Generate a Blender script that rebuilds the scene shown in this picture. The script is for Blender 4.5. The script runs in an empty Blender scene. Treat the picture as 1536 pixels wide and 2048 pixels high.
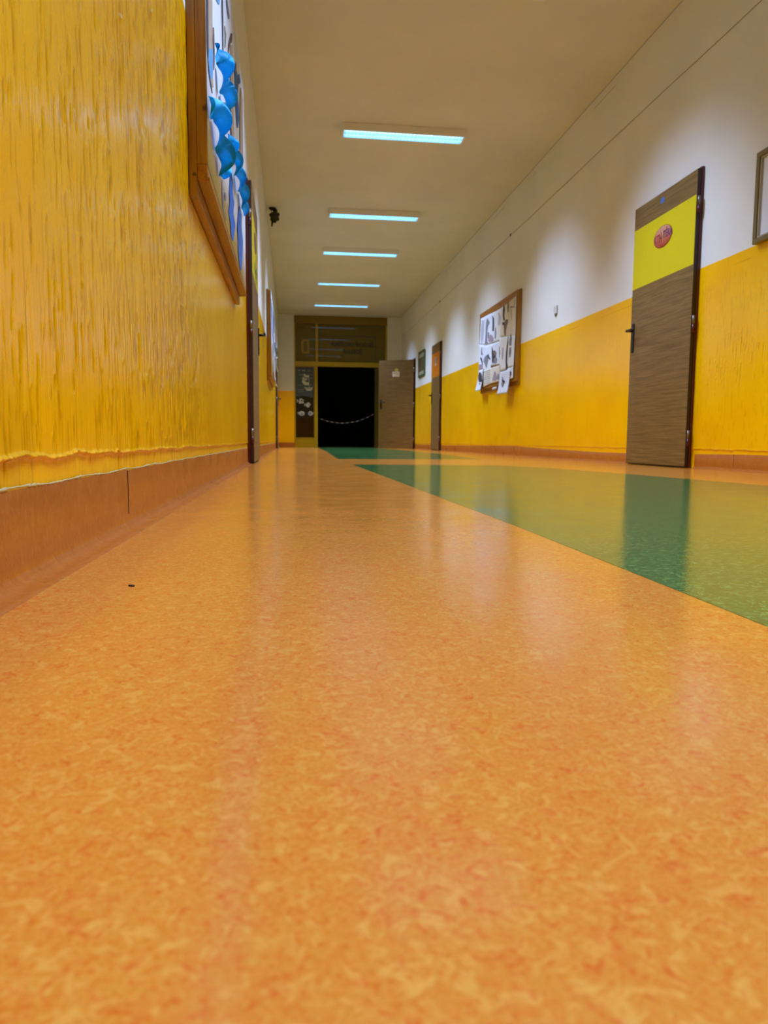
import bpy, bmesh, math, random
import numpy as np
from mathutils import Vector, Matrix
R = math.radians
scene = bpy.context.scene
col = scene.collection
random.seed(7)
rng = np.random.default_rng(11)

# ------------------------------------------------------------------ camera
CAM_H = 0.1726
F_PX = 1446.0
YAW, PITCH, ROLL = R(7.2627), R(5.6242), R(0.368)
fw = Vector((math.sin(YAW)*math.cos(PITCH), math.cos(YAW)*math.cos(PITCH), -math.sin(PITCH)))
r0 = Vector((math.cos(YAW), -math.sin(YAW), 0)); u0 = r0.cross(fw)
rt = r0*math.cos(ROLL) + u0*math.sin(ROLL)
up = u0*math.cos(ROLL) - r0*math.sin(ROLL)
cd = bpy.data.cameras.new('camera'); cam = bpy.data.objects.new('camera', cd); col.objects.link(cam)
cam.matrix_world = Matrix(((rt.x, up.x, -fw.x, 0), (rt.y, up.y, -fw.y, 0), (rt.z, up.z, -fw.z, CAM_H), (0, 0, 0, 1)))
cd.sensor_fit = 'VERTICAL'; cd.sensor_height = 24.0; cd.lens = 24.0*F_PX/2048.0
cd.clip_start = 0.02; cd.clip_end = 100
cd.dof.use_dof = True; cd.dof.focus_distance = 1.25; cd.dof.aperture_fstop = cd.lens/2.6
scene.camera = cam

# ------------------------------------------------------------------ world, exposure
w = bpy.data.worlds.new('world'); scene.world = w; w.use_nodes = True
w.node_tree.nodes['Background'].inputs[0].default_value = (0.02, 0.02, 0.025, 1)
w.node_tree.nodes['Background'].inputs[1].default_value = 0.02
scene.view_settings.view_transform = 'Standard'
scene.view_settings.look = 'None'
scene.view_settings.gamma = 1.0
scene.view_settings.use_curve_mapping = False
scene.view_settings.exposure = 0.0
cy = scene.cycles
cy.use_denoising = True
cy.max_bounces = 7; cy.diffuse_bounces = 5; cy.glossy_bounces = 3; cy.transmission_bounces = 2
cy.use_light_tree = False
cy.use_adaptive_sampling = True; cy.adaptive_threshold = 0.03
cy.caustics_reflective = False; cy.caustics_refractive = False
cy.sample_clamp_indirect = 4.0
LAMP_POWER = 83.0
LAMP_COLOR = (0.755, 1.01, 1.62)
LOUVER_EMIT = 1.0

# ------------------------------------------------------------------ dimensions (metres)
XL, XR = -0.3164, 2.70          # left and right wall faces
YB, YE = -4.5, 18.05            # back and end of the corridor
HC = 3.223                      # ceiling height
DADO_L, DADO_R, DADO_E = 1.482, 1.325, 1.375

# ------------------------------------------------------------------ node helpers
def srgb(r, g, b):
    f = lambda c: (c/255/12.92) if c/255 <= 0.04045 else ((c/255+0.055)/1.055)**2.4
    return (f(r), f(g), f(b), 1)
class NT:
    def __init__(s, name):
        s.m = bpy.data.materials.new(name); s.m.use_nodes = True
        s.t = s.m.node_tree; s.n = s.t.nodes; s.l = s.t.links
        s.bsdf = s.n['Principled BSDF']; s.out = s.n['Material Output']
    def node(s, typ, **kw):
        nd = s.n.new(typ)
        for k, v in kw.items(): setattr(nd, k, v)
        return nd
    def put(s, sock, v):
        if isinstance(v, bpy.types.NodeSocket): s.l.new(v, sock)
        elif v is not None: sock.default_value = v
    def math(s, op, a, b=None, c=None, clamp=False):
        nd = s.node('ShaderNodeMath', operation=op, use_clamp=clamp)
        for i, v in enumerate((a, b, c)): s.put(nd.inputs[i], v) if v is not None else None
        return nd.outputs[0]
    def mix(s, f, a, b, mode='MIX'):
        nd = s.node('ShaderNodeMix', data_type='RGBA', blend_type=mode)
        s.put(nd.inputs[0], f); s.put(nd.inputs[6], a); s.put(nd.inputs[7], b)
        return nd.outputs[2]
    def ramp(s, f, lo, hi, a=0.0, b=1.0, smooth=True):
        nd = s.node('ShaderNodeMapRange', interpolation_type='SMOOTHSTEP' if smooth else 'LINEAR', clamp=True)
        for i, v in enumerate((f, lo, hi, a, b)): s.put(nd.inputs[i], v)
        return nd.outputs[0]
    def coord(s, scale=(1, 1, 1), loc=(0, 0, 0)):
        tc = s.node('ShaderNodeTexCoord'); mp = s.node('ShaderNodeMapping')
        s.l.new(tc.outputs['Object'], mp.inputs[0]); mp.inputs['Scale'].default_value = scale
        mp.inputs['Location'].default_value = loc
        return mp.outputs[0]
    def xyz(s):
        g = s.node('ShaderNodeNewGeometry'); sp = s.node('ShaderNodeSeparateXYZ')
        s.l.new(g.outputs['Position'], sp.inputs[0]); return sp.outputs
    def noise(s, vec, scale, detail=2, rough=0.5, dist=0.0, out=0):
        nd = s.node('ShaderNodeTexNoise'); s.put(nd.inputs['Vector'], vec)
        nd.inputs['Scale'].default_value = scale; nd.inputs['Detail'].default_value = detail
        nd.inputs['Roughness'].default_value = rough; nd.inputs['Distortion'].default_value = dist
        return nd.outputs[out]
    def bump(s, h, strength=1.0, dist=1.0, normal=None):
        nd = s.node('ShaderNodeBump'); nd.inputs['Strength'].default_value = strength
        nd.inputs['Distance'].default_value = dist; s.put(nd.inputs['Height'], h)
        if normal is not None: s.put(nd.inputs['Normal'], normal)
        return nd.outputs[0]
    def set(s, **kw):
        for k, v in kw.items(): s.put(s.bsdf.inputs[k.replace('_', ' ')], v)
        return s.m
def flat(name, c, rough=0.5, metal=0.0, spec=0.5, emit=None, es=0.0):
    t = NT(name)
    t.set(Base_Color=c, Roughness=rough, Metallic=metal); t.bsdf.inputs['Specular IOR Level'].default_value = spec
    if emit: t.set(Emission_Color=emit, Emission_Strength=es)
    return t.m

# ------------------------------------------------------------------ materials
def lino(name, base, light, streak, rough=0.2, relief=1.0, vertical=False):
    """marbled linoleum: pale flakes and fine curly streaks in a plain ground, low sheen"""
    t = NT(name)
    v = t.coord((1, 1, 1) if not vertical else (1, 1, 0.45))
    warp = t.noise(v, 60, 1, 0.5, out=1)
    add = t.node('ShaderNodeVectorMath', operation='MULTIPLY_ADD')
    t.l.new(warp, add.inputs[0]); add.inputs[1].default_value = (0.014, 0.014, 0.014); t.l.new(v, add.inputs[2])
    wv = add.outputs[0]
    n1 = t.noise(wv, 128, 2, 0.6, 0.9); n2 = t.noise(wv, 165, 1, 0.5, 1.6); n5 = t.noise(wv, 290, 1, 0.55, 1.2)
    n3 = t.noise(v, 9, 1, 0.6); n4 = t.noise(v, 340, 1, 0.6)
    flake = t.ramp(n1, 0.50, 0.66)
    dark = t.ramp(t.noise(wv, 105, 2, 0.62, 1.2), 0.53, 0.68)
    ridge = t.math('ABSOLUTE', t.math('SUBTRACT', n2, 0.5))
    line = t.math('MULTIPLY', t.ramp(ridge, 0.0, 0.030, 1, 0), t.ramp(n1, 0.44, 0.60, 1, 0))
    ridge2 = t.ramp(t.math('ABSOLUTE', t.math('SUBTRACT', n5, 0.5)), 0.0, 0.035, 1, 0)
    c = t.mix(t.math('MULTIPLY', flake, 0.52), base, light)
    c = t.mix(t.math('MULTIPLY', dark, 0.62), c, streak)
    c = t.mix(t.math('MULTIPLY', line, 0.70), c, streak)
    c = t.mix(t.math('MULTIPLY', ridge2, 0.36), c, streak)
    c = t.mix(t.ramp(n3, 0.3, 0.7, 0, 0.10), c, streak)
    c = t.mix(t.ramp(n4, 0.35, 0.65, 0, 0.22), c, light)
    fine = t.noise(v, 480, 1, 0.6); mid = t.noise(v, 130, 1, 0.5, 0.4)
    wv2 = t.coord((0.3, 2.6, 1)); wave = t.math('ADD', t.noise(wv2, 1.0, 1, 0.4), t.math('MULTIPLY', t.noise(t.coord((0.5, 7.0, 1)), 1.0, 1), 0.16))
    h = t.math('ADD', t.math('MULTIPLY', fine, 0.00005*relief), t.math('MULTIPLY', mid, 0.00010*relief))
    if not vertical: h = t.math('ADD', h, t.math('MULTIPLY', wave, 0.0026))
    nb = t.bump(h, 1.0, 1.0)
    t.set(Base_Color=c, Normal=nb, Roughness=t.ramp(n3, 0.3, 0.7, rough*0.85, rough*1.15))
    return t.m
M = {}
M['floor'] = lino('orange_linoleum', srgb(210, 137, 44), srgb(226, 178, 86), srgb(206, 82, 22), 0.16, 1.1)
M['floor_green'] = lino('green_linoleum', srgb(28, 100, 52), srgb(142, 188, 98), srgb(8, 54, 34), 0.13, 1.4)
M['skirt'] = lino('orange_brown_skirting', srgb(180, 100, 26), srgb(196, 128, 48), srgb(156, 74, 14), 0.32, 1.3, True)

def wall_mat(name, dado, axis='Y', textured=True, strength=1.0):
    """white distemper above, glossy yellow oil paint below, combed plaster relief"""
    t = NT(name); p = t.xyz()
    along = p[1] if axis == 'Y' else p[0]
    g = t.node('ShaderNodeNewGeometry'); pos = g.outputs['Position']
    edge = t.math('MULTIPLY', t.math('SUBTRACT', t.noise(pos, 9, 2), 0.5), 0.006)
    isy = t.ramp(t.math('ADD', p[2], edge), dado-0.0015, dado+0.0015, 1, 0)
    yel = t.mix(t.ramp(t.noise(pos, 2.2, 3), 0.3, 0.7), srgb(255, 197, 0), srgb(250, 188, 0))
    # worn, slightly greyed marks low on the dado
    soil = t.math('MULTIPLY', t.ramp(t.noise(pos, 3.1, 4, 0.6), 0.58, 0.75), t.ramp(p[2], 0.1, 0.8, 0.30, 0.0))
    yel = t.mix(soil, yel, srgb(176, 132, 20))
    at = t.node('ShaderNodeAttribute'); at.attribute_name = 'groove_shade'
    yel = t.mix(t.math('MULTIPLY', at.outputs['Fac'], 0.72), yel, srgb(158, 96, 0))  # shading of the grooves painted into the yellow, following the relief
    whi = t.mix(t.ramp(t.noise(pos, 1.6, 4), 0.3, 0.7), srgb(228, 228, 220), srgb(221, 221, 213))
    # hairline cracks running along the top of the wall
    def crack(z0, wdt, sc, lo):
        a = t.math('ABSOLUTE', t.math('SUBTRACT', t.math('ADD', p[2], t.math('MULTIPLY', t.noise(pos, 1.3, 2), 0.012)), z0+0.006))
        cmb = t.node('ShaderNodeCombineXYZ'); t.l.new(along, cmb.inputs[0])
        return t.math('MULTIPLY', t.ramp(a, wdt*0.5, wdt, 1, 0), t.ramp(t.noise(cmb.outputs[0], sc, 1), lo, lo+0.08))
    ck = t.math('MAXIMUM', crack(HC-0.083, 0.004, 0.9, 0.52), crack(HC-0.006, 0.006, 0.5, 0.34))
    whi = t.mix(t.math('MULTIPLY', ck, 0.6), whi, srgb(92, 80, 60))
    ln = t.math('MULTIPLY', t.ramp(t.math('ABSOLUTE', t.math('SUBTRACT', t.math('ADD', p[2], t.math('MULTIPLY', t.noise(pos, 4, 2), 0.012)), dado-0.062+0.006)), 0.001, 0.003, 1, 0), t.ramp(t.noise(pos, 3, 2), 0.45, 0.6))
    yel = t.mix(t.math('MULTIPLY', ln, 0.5), yel, srgb(170, 105, 0))
    sc = (1, 1, 0.055) 
    v = t.coord(sc)
    g1 = t.noise(v, 75, 2, 0.6, 0.4); g2 = t.noise(v, 34, 1, 0.5, 0.3); g3 = t.noise(t.coord((1, 1, 0.3)), 150, 2, 0.6)
    groove = t.ramp(g2, 0.60, 0.70)
    fleck = t.ramp(t.noise(t.coord((1, 1, 0.28)), 85, 1, 0.5), 0.66, 0.78)
    und = t.noise(t.coord((0.6, 0.6, 0.5)), 3.0, 1)
    h = t.math('ADD', t.math('MULTIPLY', g1, 0.0011*strength), t.math('MULTIPLY', g3, 0.00035*strength))
    h = t.math('SUBTRACT', h, t.math('MULTIPLY', groove, 0.0006*strength))
    h = t.math('ADD', h, t.math('MULTIPLY', fleck, 0.0014*strength))
    tex = t.math('MULTIPLY', isy, t.ramp(p[2], dado-0.075, dado-0.055, 1, 0.08))
    h = t.math('MULTIPLY', h, tex) if textured else t.math('MULTIPLY', g3, 0.0001)
    h = t.math('ADD', h, t.math('MULTIPLY', und, 0.010))
    h = t.math('ADD', h, t.math('MULTIPLY', t.noise(pos, 260, 2), t.math('MULTIPLY', t.math('SUBTRACT', 1.0, isy), 0.00018)))
    t.set(Base_Color=t.mix(isy, whi, yel), Roughness=t.math('ADD', t.math('MULTIPLY', isy, -0.61), 0.80), Normal=t.bump(h))
    return t.m
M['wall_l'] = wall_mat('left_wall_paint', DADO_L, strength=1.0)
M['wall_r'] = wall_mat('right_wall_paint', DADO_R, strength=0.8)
M['wall_e'] = wall_mat('end_wall_paint', DADO_E, 'X', False)

def ceiling_mat():
    t = NT('ceiling_paint'); p = t.xyz()
    g = t.node('ShaderNodeNewGeometry'); pos = g.outputs['Position']
    c = t.mix(t.ramp(t.noise(pos, 1.2, 4), 0.3, 0.7), srgb(226, 223, 214), srgb(218, 215, 206))
    yy = t.math('ADD', p[1], t.math('MULTIPLY', t.noise(pos, 2.0, 2), 0.05))
    ln = t.math('MULTIPLY', t.ramp(t.math('ABSOLUTE', t.math('SUBTRACT', yy, 15.09)), 0.006, 0.016, 1, 0), t.ramp(t.noise(pos, 2.5, 2), 0.35, 0.55))
    c = t.mix(t.math('MULTIPLY', ln, 0.4), c, srgb(110, 90, 60))
    h = t.math('ADD', t.math('MULTIPLY', t.noise(pos, 180, 3), 0.0003), t.math('MULTIPLY', t.noise(pos, 2.0, 2), 0.006))
    t.set(Base_Color=c, Roughness=0.85, Normal=t.bump(h)); return t.m
M['ceil'] = ceiling_mat()

def grain(name, a, b, sc, scale, rough=0.45, knots=False, lines=0.3):
    t = NT(name); v = t.coord(sc)
    n = t.noise(v, scale, 4, 0.62, 0.12); n2 = t.noise(v, scale*4.2, 3, 0.6)
    c = t.mix(t.ramp(n, 0.3, 0.7), a, b)
    c = t.mix(t.ramp(n2, 0.42, 0.66, 0, lines), c, b)
    if knots:
        vo = t.node('ShaderNodeTexVoronoi'); t.l.new(t.coord((7, 7, 7)), vo.inputs['Vector']); vo.inputs['Scale'].default_value = 1.0
        k = t.ramp(vo.outputs['Distance'], 0.06, 0.12, 1, 0); c = t.mix(k, c, srgb(70, 28, 10))
    t.set(Base_Color=c, Roughness=rough, Normal=t.bump(t.math('MULTIPLY', n2, 0.0003))); return t.m
M['laminate'] = grain('grey_brown_laminate', srgb(142, 113, 64), srgb(102, 77, 36), (0.7, 0.7, 22), 4.2, 0.42, lines=0.5)
M['pine_v'] = grain('varnished_pine_upright', srgb(168, 124, 38), srgb(134, 88, 16), (12, 12, 1), 4, 0.35, True)
M['pine_h'] = grain('varnished_pine_rail', srgb(176, 124, 38), srgb(144, 88, 18), (9, 1, 12), 4, 0.35, False)
M['maroon'] = flat('maroon_steel', srgb(78, 12, 26), 0.35)
M['leaf_edge'] = flat('dark_leaf_edge', srgb(44, 24, 20), 0.5)
M['black'] = flat('black_metal', srgb(30, 27, 25), 0.38, 0.3)
M['hinge'] = flat('grey_hinge_steel', srgb(128, 122, 112), 0.35, 0.7)
M['yellow_panel'] = flat('acid_yellow_panel', srgb(214, 200, 0), 0.42)
M['orange_panel'] = flat('orange_panel', srgb(214, 128, 0), 0.42)
M['ochre'] = flat('ochre_gloss_paint', srgb(172, 144, 10), 0.3)
M['ochre_dark'] = flat('ochre_header_paint', srgb(122, 94, 4), 0.3)
M['olive_glass'] = flat('olive_tinted_glazing', srgb(98, 84, 32), 0.012)
M['dark_glass'] = flat('dark_glazing', srgb(26, 22, 12), 0.03)
M['jamb_dark'] = flat('dark_olive_paint', srgb(66, 58, 12), 0.35)  # darker olive for the right jamb of the end screen
M['letter_dark'] = flat('dark_brown_lettering', srgb(22, 16, 4), 0.4)
M['letter_tan'] = flat('tan_lettering', srgb(150, 122, 48), 0.45)
M['housing'] = flat('white_lamp_housing', srgb(236, 232, 224), 0.45)
M['tube'] = flat('lamp_tube_glow', (0.9, 0.95, 1, 1), 0.5, emit=(0.55, 0.85, 1.0, 1), es=6.5)
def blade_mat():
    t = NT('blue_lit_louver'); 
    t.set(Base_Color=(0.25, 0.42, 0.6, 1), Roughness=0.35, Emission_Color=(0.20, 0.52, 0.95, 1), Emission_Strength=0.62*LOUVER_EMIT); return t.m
M['blade'] = blade_mat()
M['paper'] = flat('white_paper', srgb(232, 232, 230), 0.8)
M['paper2'] = flat('cream_paper', srgb(222, 214, 196), 0.8)
M['paper3'] = flat('cool_white_paper', srgb(224, 230, 240), 0.8)
for k, c in dict(pale=(176, 180, 196), grey=(120, 122, 132), dark=(38, 36, 44), brown=(112, 92, 80), mauve=(156, 138, 146), navy=(28, 32, 56), tan=(176, 158, 134), sky=(90, 160, 214), umber=(92, 66, 54), slate=(96, 98, 124), royal=(30, 96, 190), olive=(120, 132, 96)).items():
    t = NT(k+'_ink'); n = t.noise(t.coord((1, 1, 1)), 45, 3, 0.6)
    t.set(Base_Color=t.mix(t.ramp(n, 0.35, 0.7), srgb(*c), srgb(*[min(255, int(x*0.8+45)) for x in c])), Roughness=0.8); M[k] = t.m
M['ribbon'] = flat('bright_blue_paper', srgb(0, 188, 244), 0.55)
M['sign_green'] = flat('green_sign_paint', srgb(62, 92, 44), 0.4)
M['sign_face'] = flat('olive_grey_sign_face', srgb(98, 92, 66), 0.45)
M['sign_text'] = flat('pale_sign_print', srgb(190, 190, 170), 0.5)
M['bronze'] = flat('bronze_moulding', srgb(128, 112, 70), 0.38, 0.35)
M['bronze_lt'] = flat('pale_inner_moulding', srgb(172, 164, 140), 0.4, 0.2)
M['glasspaper'] = flat('white_picture_mount', srgb(226, 230, 238), 0.12)
M['plastic'] = flat('off_white_plastic', srgb(214, 214, 208), 0.4)
M['plastic_sh'] = flat('grey_plastic', srgb(120, 112, 90), 0.5)
M['cable'] = flat('painted_cable', srgb(150, 138, 116), 0.6)
M['fixture'] = flat('dark_bronze_metal', srgb(48, 44, 30), 0.35, 0.5)
M['fixture_w'] = flat('painted_highlight', srgb(220, 225, 215), 0.15)
M['sailcream'] = flat('cream_cut_paper', srgb(190, 196, 168), 0.7)
M['sailgrey'] = flat('blue_grey_painted_paper', srgb(66, 78, 84), 0.6)
M['fishpaper'] = flat('pale_cut_paper', srgb(178, 176, 160), 0.7)
M['fishblue'] = flat('blue_grey_cut_paper', srgb(110, 110, 140), 0.7)
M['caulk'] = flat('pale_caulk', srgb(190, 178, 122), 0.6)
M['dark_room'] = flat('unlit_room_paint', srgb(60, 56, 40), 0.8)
M['crumb'] = flat('dark_crumb', srgb(50, 18, 8), 0.7)
M['tape_w'] = flat('white_barrier_tape', srgb(170, 170, 170), 0.4)
M['tape_r'] = flat('red_barrier_tape', srgb(80, 24, 20), 0.4)
M['oval_rim'] = flat('brown_oval_rim', srgb(110, 60, 20), 0.5)
def oval_mat():
    t = NT('sunset_oval_print'); p = t.xyz()
    c = t.mix(t.ramp(p[2], 1.57, 1.71, 0, 1), srgb(170, 50, 20), srgb(206, 150, 118))
    c = t.mix(t.math('MULTIPLY', t.ramp(t.noise(t.coord(), 25, 3), 0.4, 0.7), 0.35), c, srgb(186, 96, 90))
    t.set(Base_Color=c, Roughness=0.35); return t.m
M['oval'] = oval_mat()
M['t_red'] = flat('dark_red_print', srgb(150, 40, 40), 0.5)
M['t_purple'] = flat('purple_print', srgb(96, 40, 96), 0.5)
M['t_yellow'] = flat('yellow_print', srgb(226, 180, 90), 0.5)
M['blue_sticker'] = flat('blue_sticker', srgb(70, 110, 180), 0.5)
M['lime'] = flat('lime_sticker', srgb(190, 180, 60), 0.5)
M['leafgreen'] = flat('green_print', srgb(96, 130, 70), 0.5)

# ------------------------------------------------------------------ object helpers
def link(name, me, mat=None, parent=None, smooth=False):
    o = bpy.data.objects.new(name, me); col.objects.link(o)
    mats = mat if isinstance(mat, (list, tuple)) else [mat]
    for m in mats:
        if m: me.materials.append(M[m] if isinstance(m, str) else m)
    if smooth:
        me.polygons.foreach_set('use_smooth', [True]*len(me.polygons))
    if parent:
        o.parent = parent; o.matrix_parent_inverse = Matrix.Translation(-parent.location) if parent.rotation_euler.z == 0 else Matrix()
    return o
def tag(o, label=None, cat=None, group=None, kind=None):
    if label: o['label'] = label
    if cat: o['category'] = cat
    if group: o['group'] = group
    if kind: o['kind'] = kind
    return o
def empty(name, loc=(0, 0, 0), label=None, cat=None, group=None, kind=None):
    o = bpy.data.objects.new(name, None); col.objects.link(o); o.location = loc; o.empty_display_size = 0.05
    return tag(o, label, cat, group, kind)
class MB:
    def __init__(s): s.bm = bmesh.new()
    def box(s, x0, x1, y0, y1, z0, z1, bev=0.0):
        r = bmesh.ops.create_cube(s.bm, size=1)
        vs = r['verts']
        for v in vs:
            v.co = Vector((x0 if v.co.x < 0 else x1, y0 if v.co.y < 0 else y1, z0 if v.co.z < 0 else z1))
        if bev:
            es = list({e for v in vs for e in v.link_edges})
            bmesh.ops.bevel(s.bm, geom=es, offset=bev, segments=2, affect='EDGES', profile=0.5)
        return s
    def cyl(s, p0, p1, r, r2=None, seg=16):
        p0, p1 = Vector(p0), Vector(p1); d = p1-p0
        q = Vector((0, 0, 1)).rotation_difference(d.normalized()).to_matrix().to_4x4()
        bmesh.ops.create_cone(s.bm, cap_ends=True, segments=seg, radius1=r, radius2=r if r2 is None else r2, depth=d.length,
                              matrix=Matrix.Translation((p0+p1)/2) @ q)
        return s
    def ball(s, c, r, sx=1, sy=1, sz=1, seg=12):
        bmesh.ops.create_uvsphere(s.bm, u_segments=seg, v_segments=max(6, seg//2+2), radius=r, matrix=Matrix.Translation(c) @ Matrix.Diagonal((sx, sy, sz, 1)))
        return s
    def prism(s, pts, d):
        """flat outline (list of 3-D points) pushed along vector d"""
        d = Vector(d); a = [s.bm.verts.new(Vector(p)) for p in pts]; b = [s.bm.verts.new(Vector(p)+d) for p in pts]
        n = len(a)
        s.bm.faces.new(a); s.bm.faces.new(b[::-1])
        for i in range(n): s.bm.faces.new((a[i], b[i], b[(i+1) % n], a[(i+1) % n]))
        return s
    def build(s, name, mat, parent=None, smooth=False):
        bmesh.ops.recalc_face_normals(s.bm, faces=s.bm.faces)
        bmesh.ops.triangulate(s.bm, faces=[f for f in s.bm.faces if len(f.verts) > 6])
        me = bpy.data.meshes.new(name); s.bm.to_mesh(me); s.bm.free()
        return link(name, me, mat, parent, smooth)
def text(name, body, mat, parent, origin, xdir, ydir, size, extrude=0.0006, align='CENTER', mirror=False, tall=1.0, bold=0.0):
    cu = bpy.data.curves.new(name, 'FONT'); cu.body = body; cu.size = size; cu.align_x = align; cu.align_y = 'CENTER'
    cu.extrude = extrude; cu.materials.append(M[mat])
    o = bpy.data.objects.new(name, cu); col.objects.link(o)
    x = Vector(xdir).normalized(); y = Vector(ydir).normalized(); z = x.cross(y); y = y*tall; cu.offset = bold
    if mirror: x = -x
    m = Matrix(((x.x, y.x, z.x, origin[0]), (x.y, y.y, z.y, origin[1]), (x.z, y.z, z.z, origin[2]), (0, 0, 0, 1)))
    if parent is not None:
        o.parent = parent; o.matrix_parent_inverse = Matrix.Identity(4)
        m = Matrix.Translation(-parent.location) @ m if parent.rotation_euler.z == 0 else m
    o.matrix_local = m
    bpy.context.view_layer.update()
    me = bpy.data.meshes.new_from_object(o.evaluated_get(bpy.context.evaluated_depsgraph_get()))
    me.materials.clear(); me.materials.append(M[mat])
    q = bpy.data.objects.new(name, me); col.objects.link(q); q.parent = parent
    q.matrix_parent_inverse = Matrix.Identity(4); q.matrix_local = m
    bpy.data.objects.remove(o); bpy.data.curves.remove(cu)
    return q
for k_ in ('blade', 'tube'): M[k_].cycles.emission_sampling = 'NONE'
SHEETS={'P1': [(10.109, 1.887), (9.815, 1.876), (9.839, 1.477), (10.146, 1.524)], 'P2': [(9.83, 1.879), (9.321, 1.857), (9.296, 1.455), (9.839, 1.477)], 'P3': [(9.354, 1.857), (9.062, 1.855), (9.108, 1.443), (9.323, 1.456)], 'P4': [(9.088, 1.857), (8.728, 1.864), (8.751, 1.454), (9.111, 1.487)], 'P5': [(8.752, 1.865), (8.471, 1.89), (8.464, 1.381), (8.764, 1.401)], 'P6': [(10.147, 1.536), (9.839, 1.489), (9.882, 1.156), (10.162, 1.178)], 'P7': [(9.839, 1.479), (9.496, 1.46), (9.492, 1.111), (9.886, 1.136)], 'P8': [(9.513, 1.461), (9.108, 1.443), (9.085, 1.143), (9.511, 1.171)], 'P9': [(9.133, 1.49), (8.737, 1.457), (8.773, 1.051), (9.078, 1.054)], 'P10': [(8.744, 1.451), (8.463, 1.422), (8.496, 1.063), (8.762, 1.061)], 'P11': [(9.896, 1.149), (9.452, 1.142), (9.451, 0.939), (9.879, 0.916)], 'P12': [(9.481, 1.145), (9.058, 1.14), (9.055, 0.934), (9.473, 0.937)], 'P15': [(8.75, 1.063), (8.496, 1.066), (8.497, 0.928), (8.739, 0.924)], 'P13': [(10.072, 1.165), (9.851, 1.165), (9.86, 0.87), (10.148, 0.881)], 'P14': [(9.008, 1.047), (8.587, 1.044), (8.593, 0.757), (9.034, 0.767)], 'tag': [(9.43, 0.88), (9.241, 0.885), (9.238, 0.85), (9.439, 0.85)]}
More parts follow.
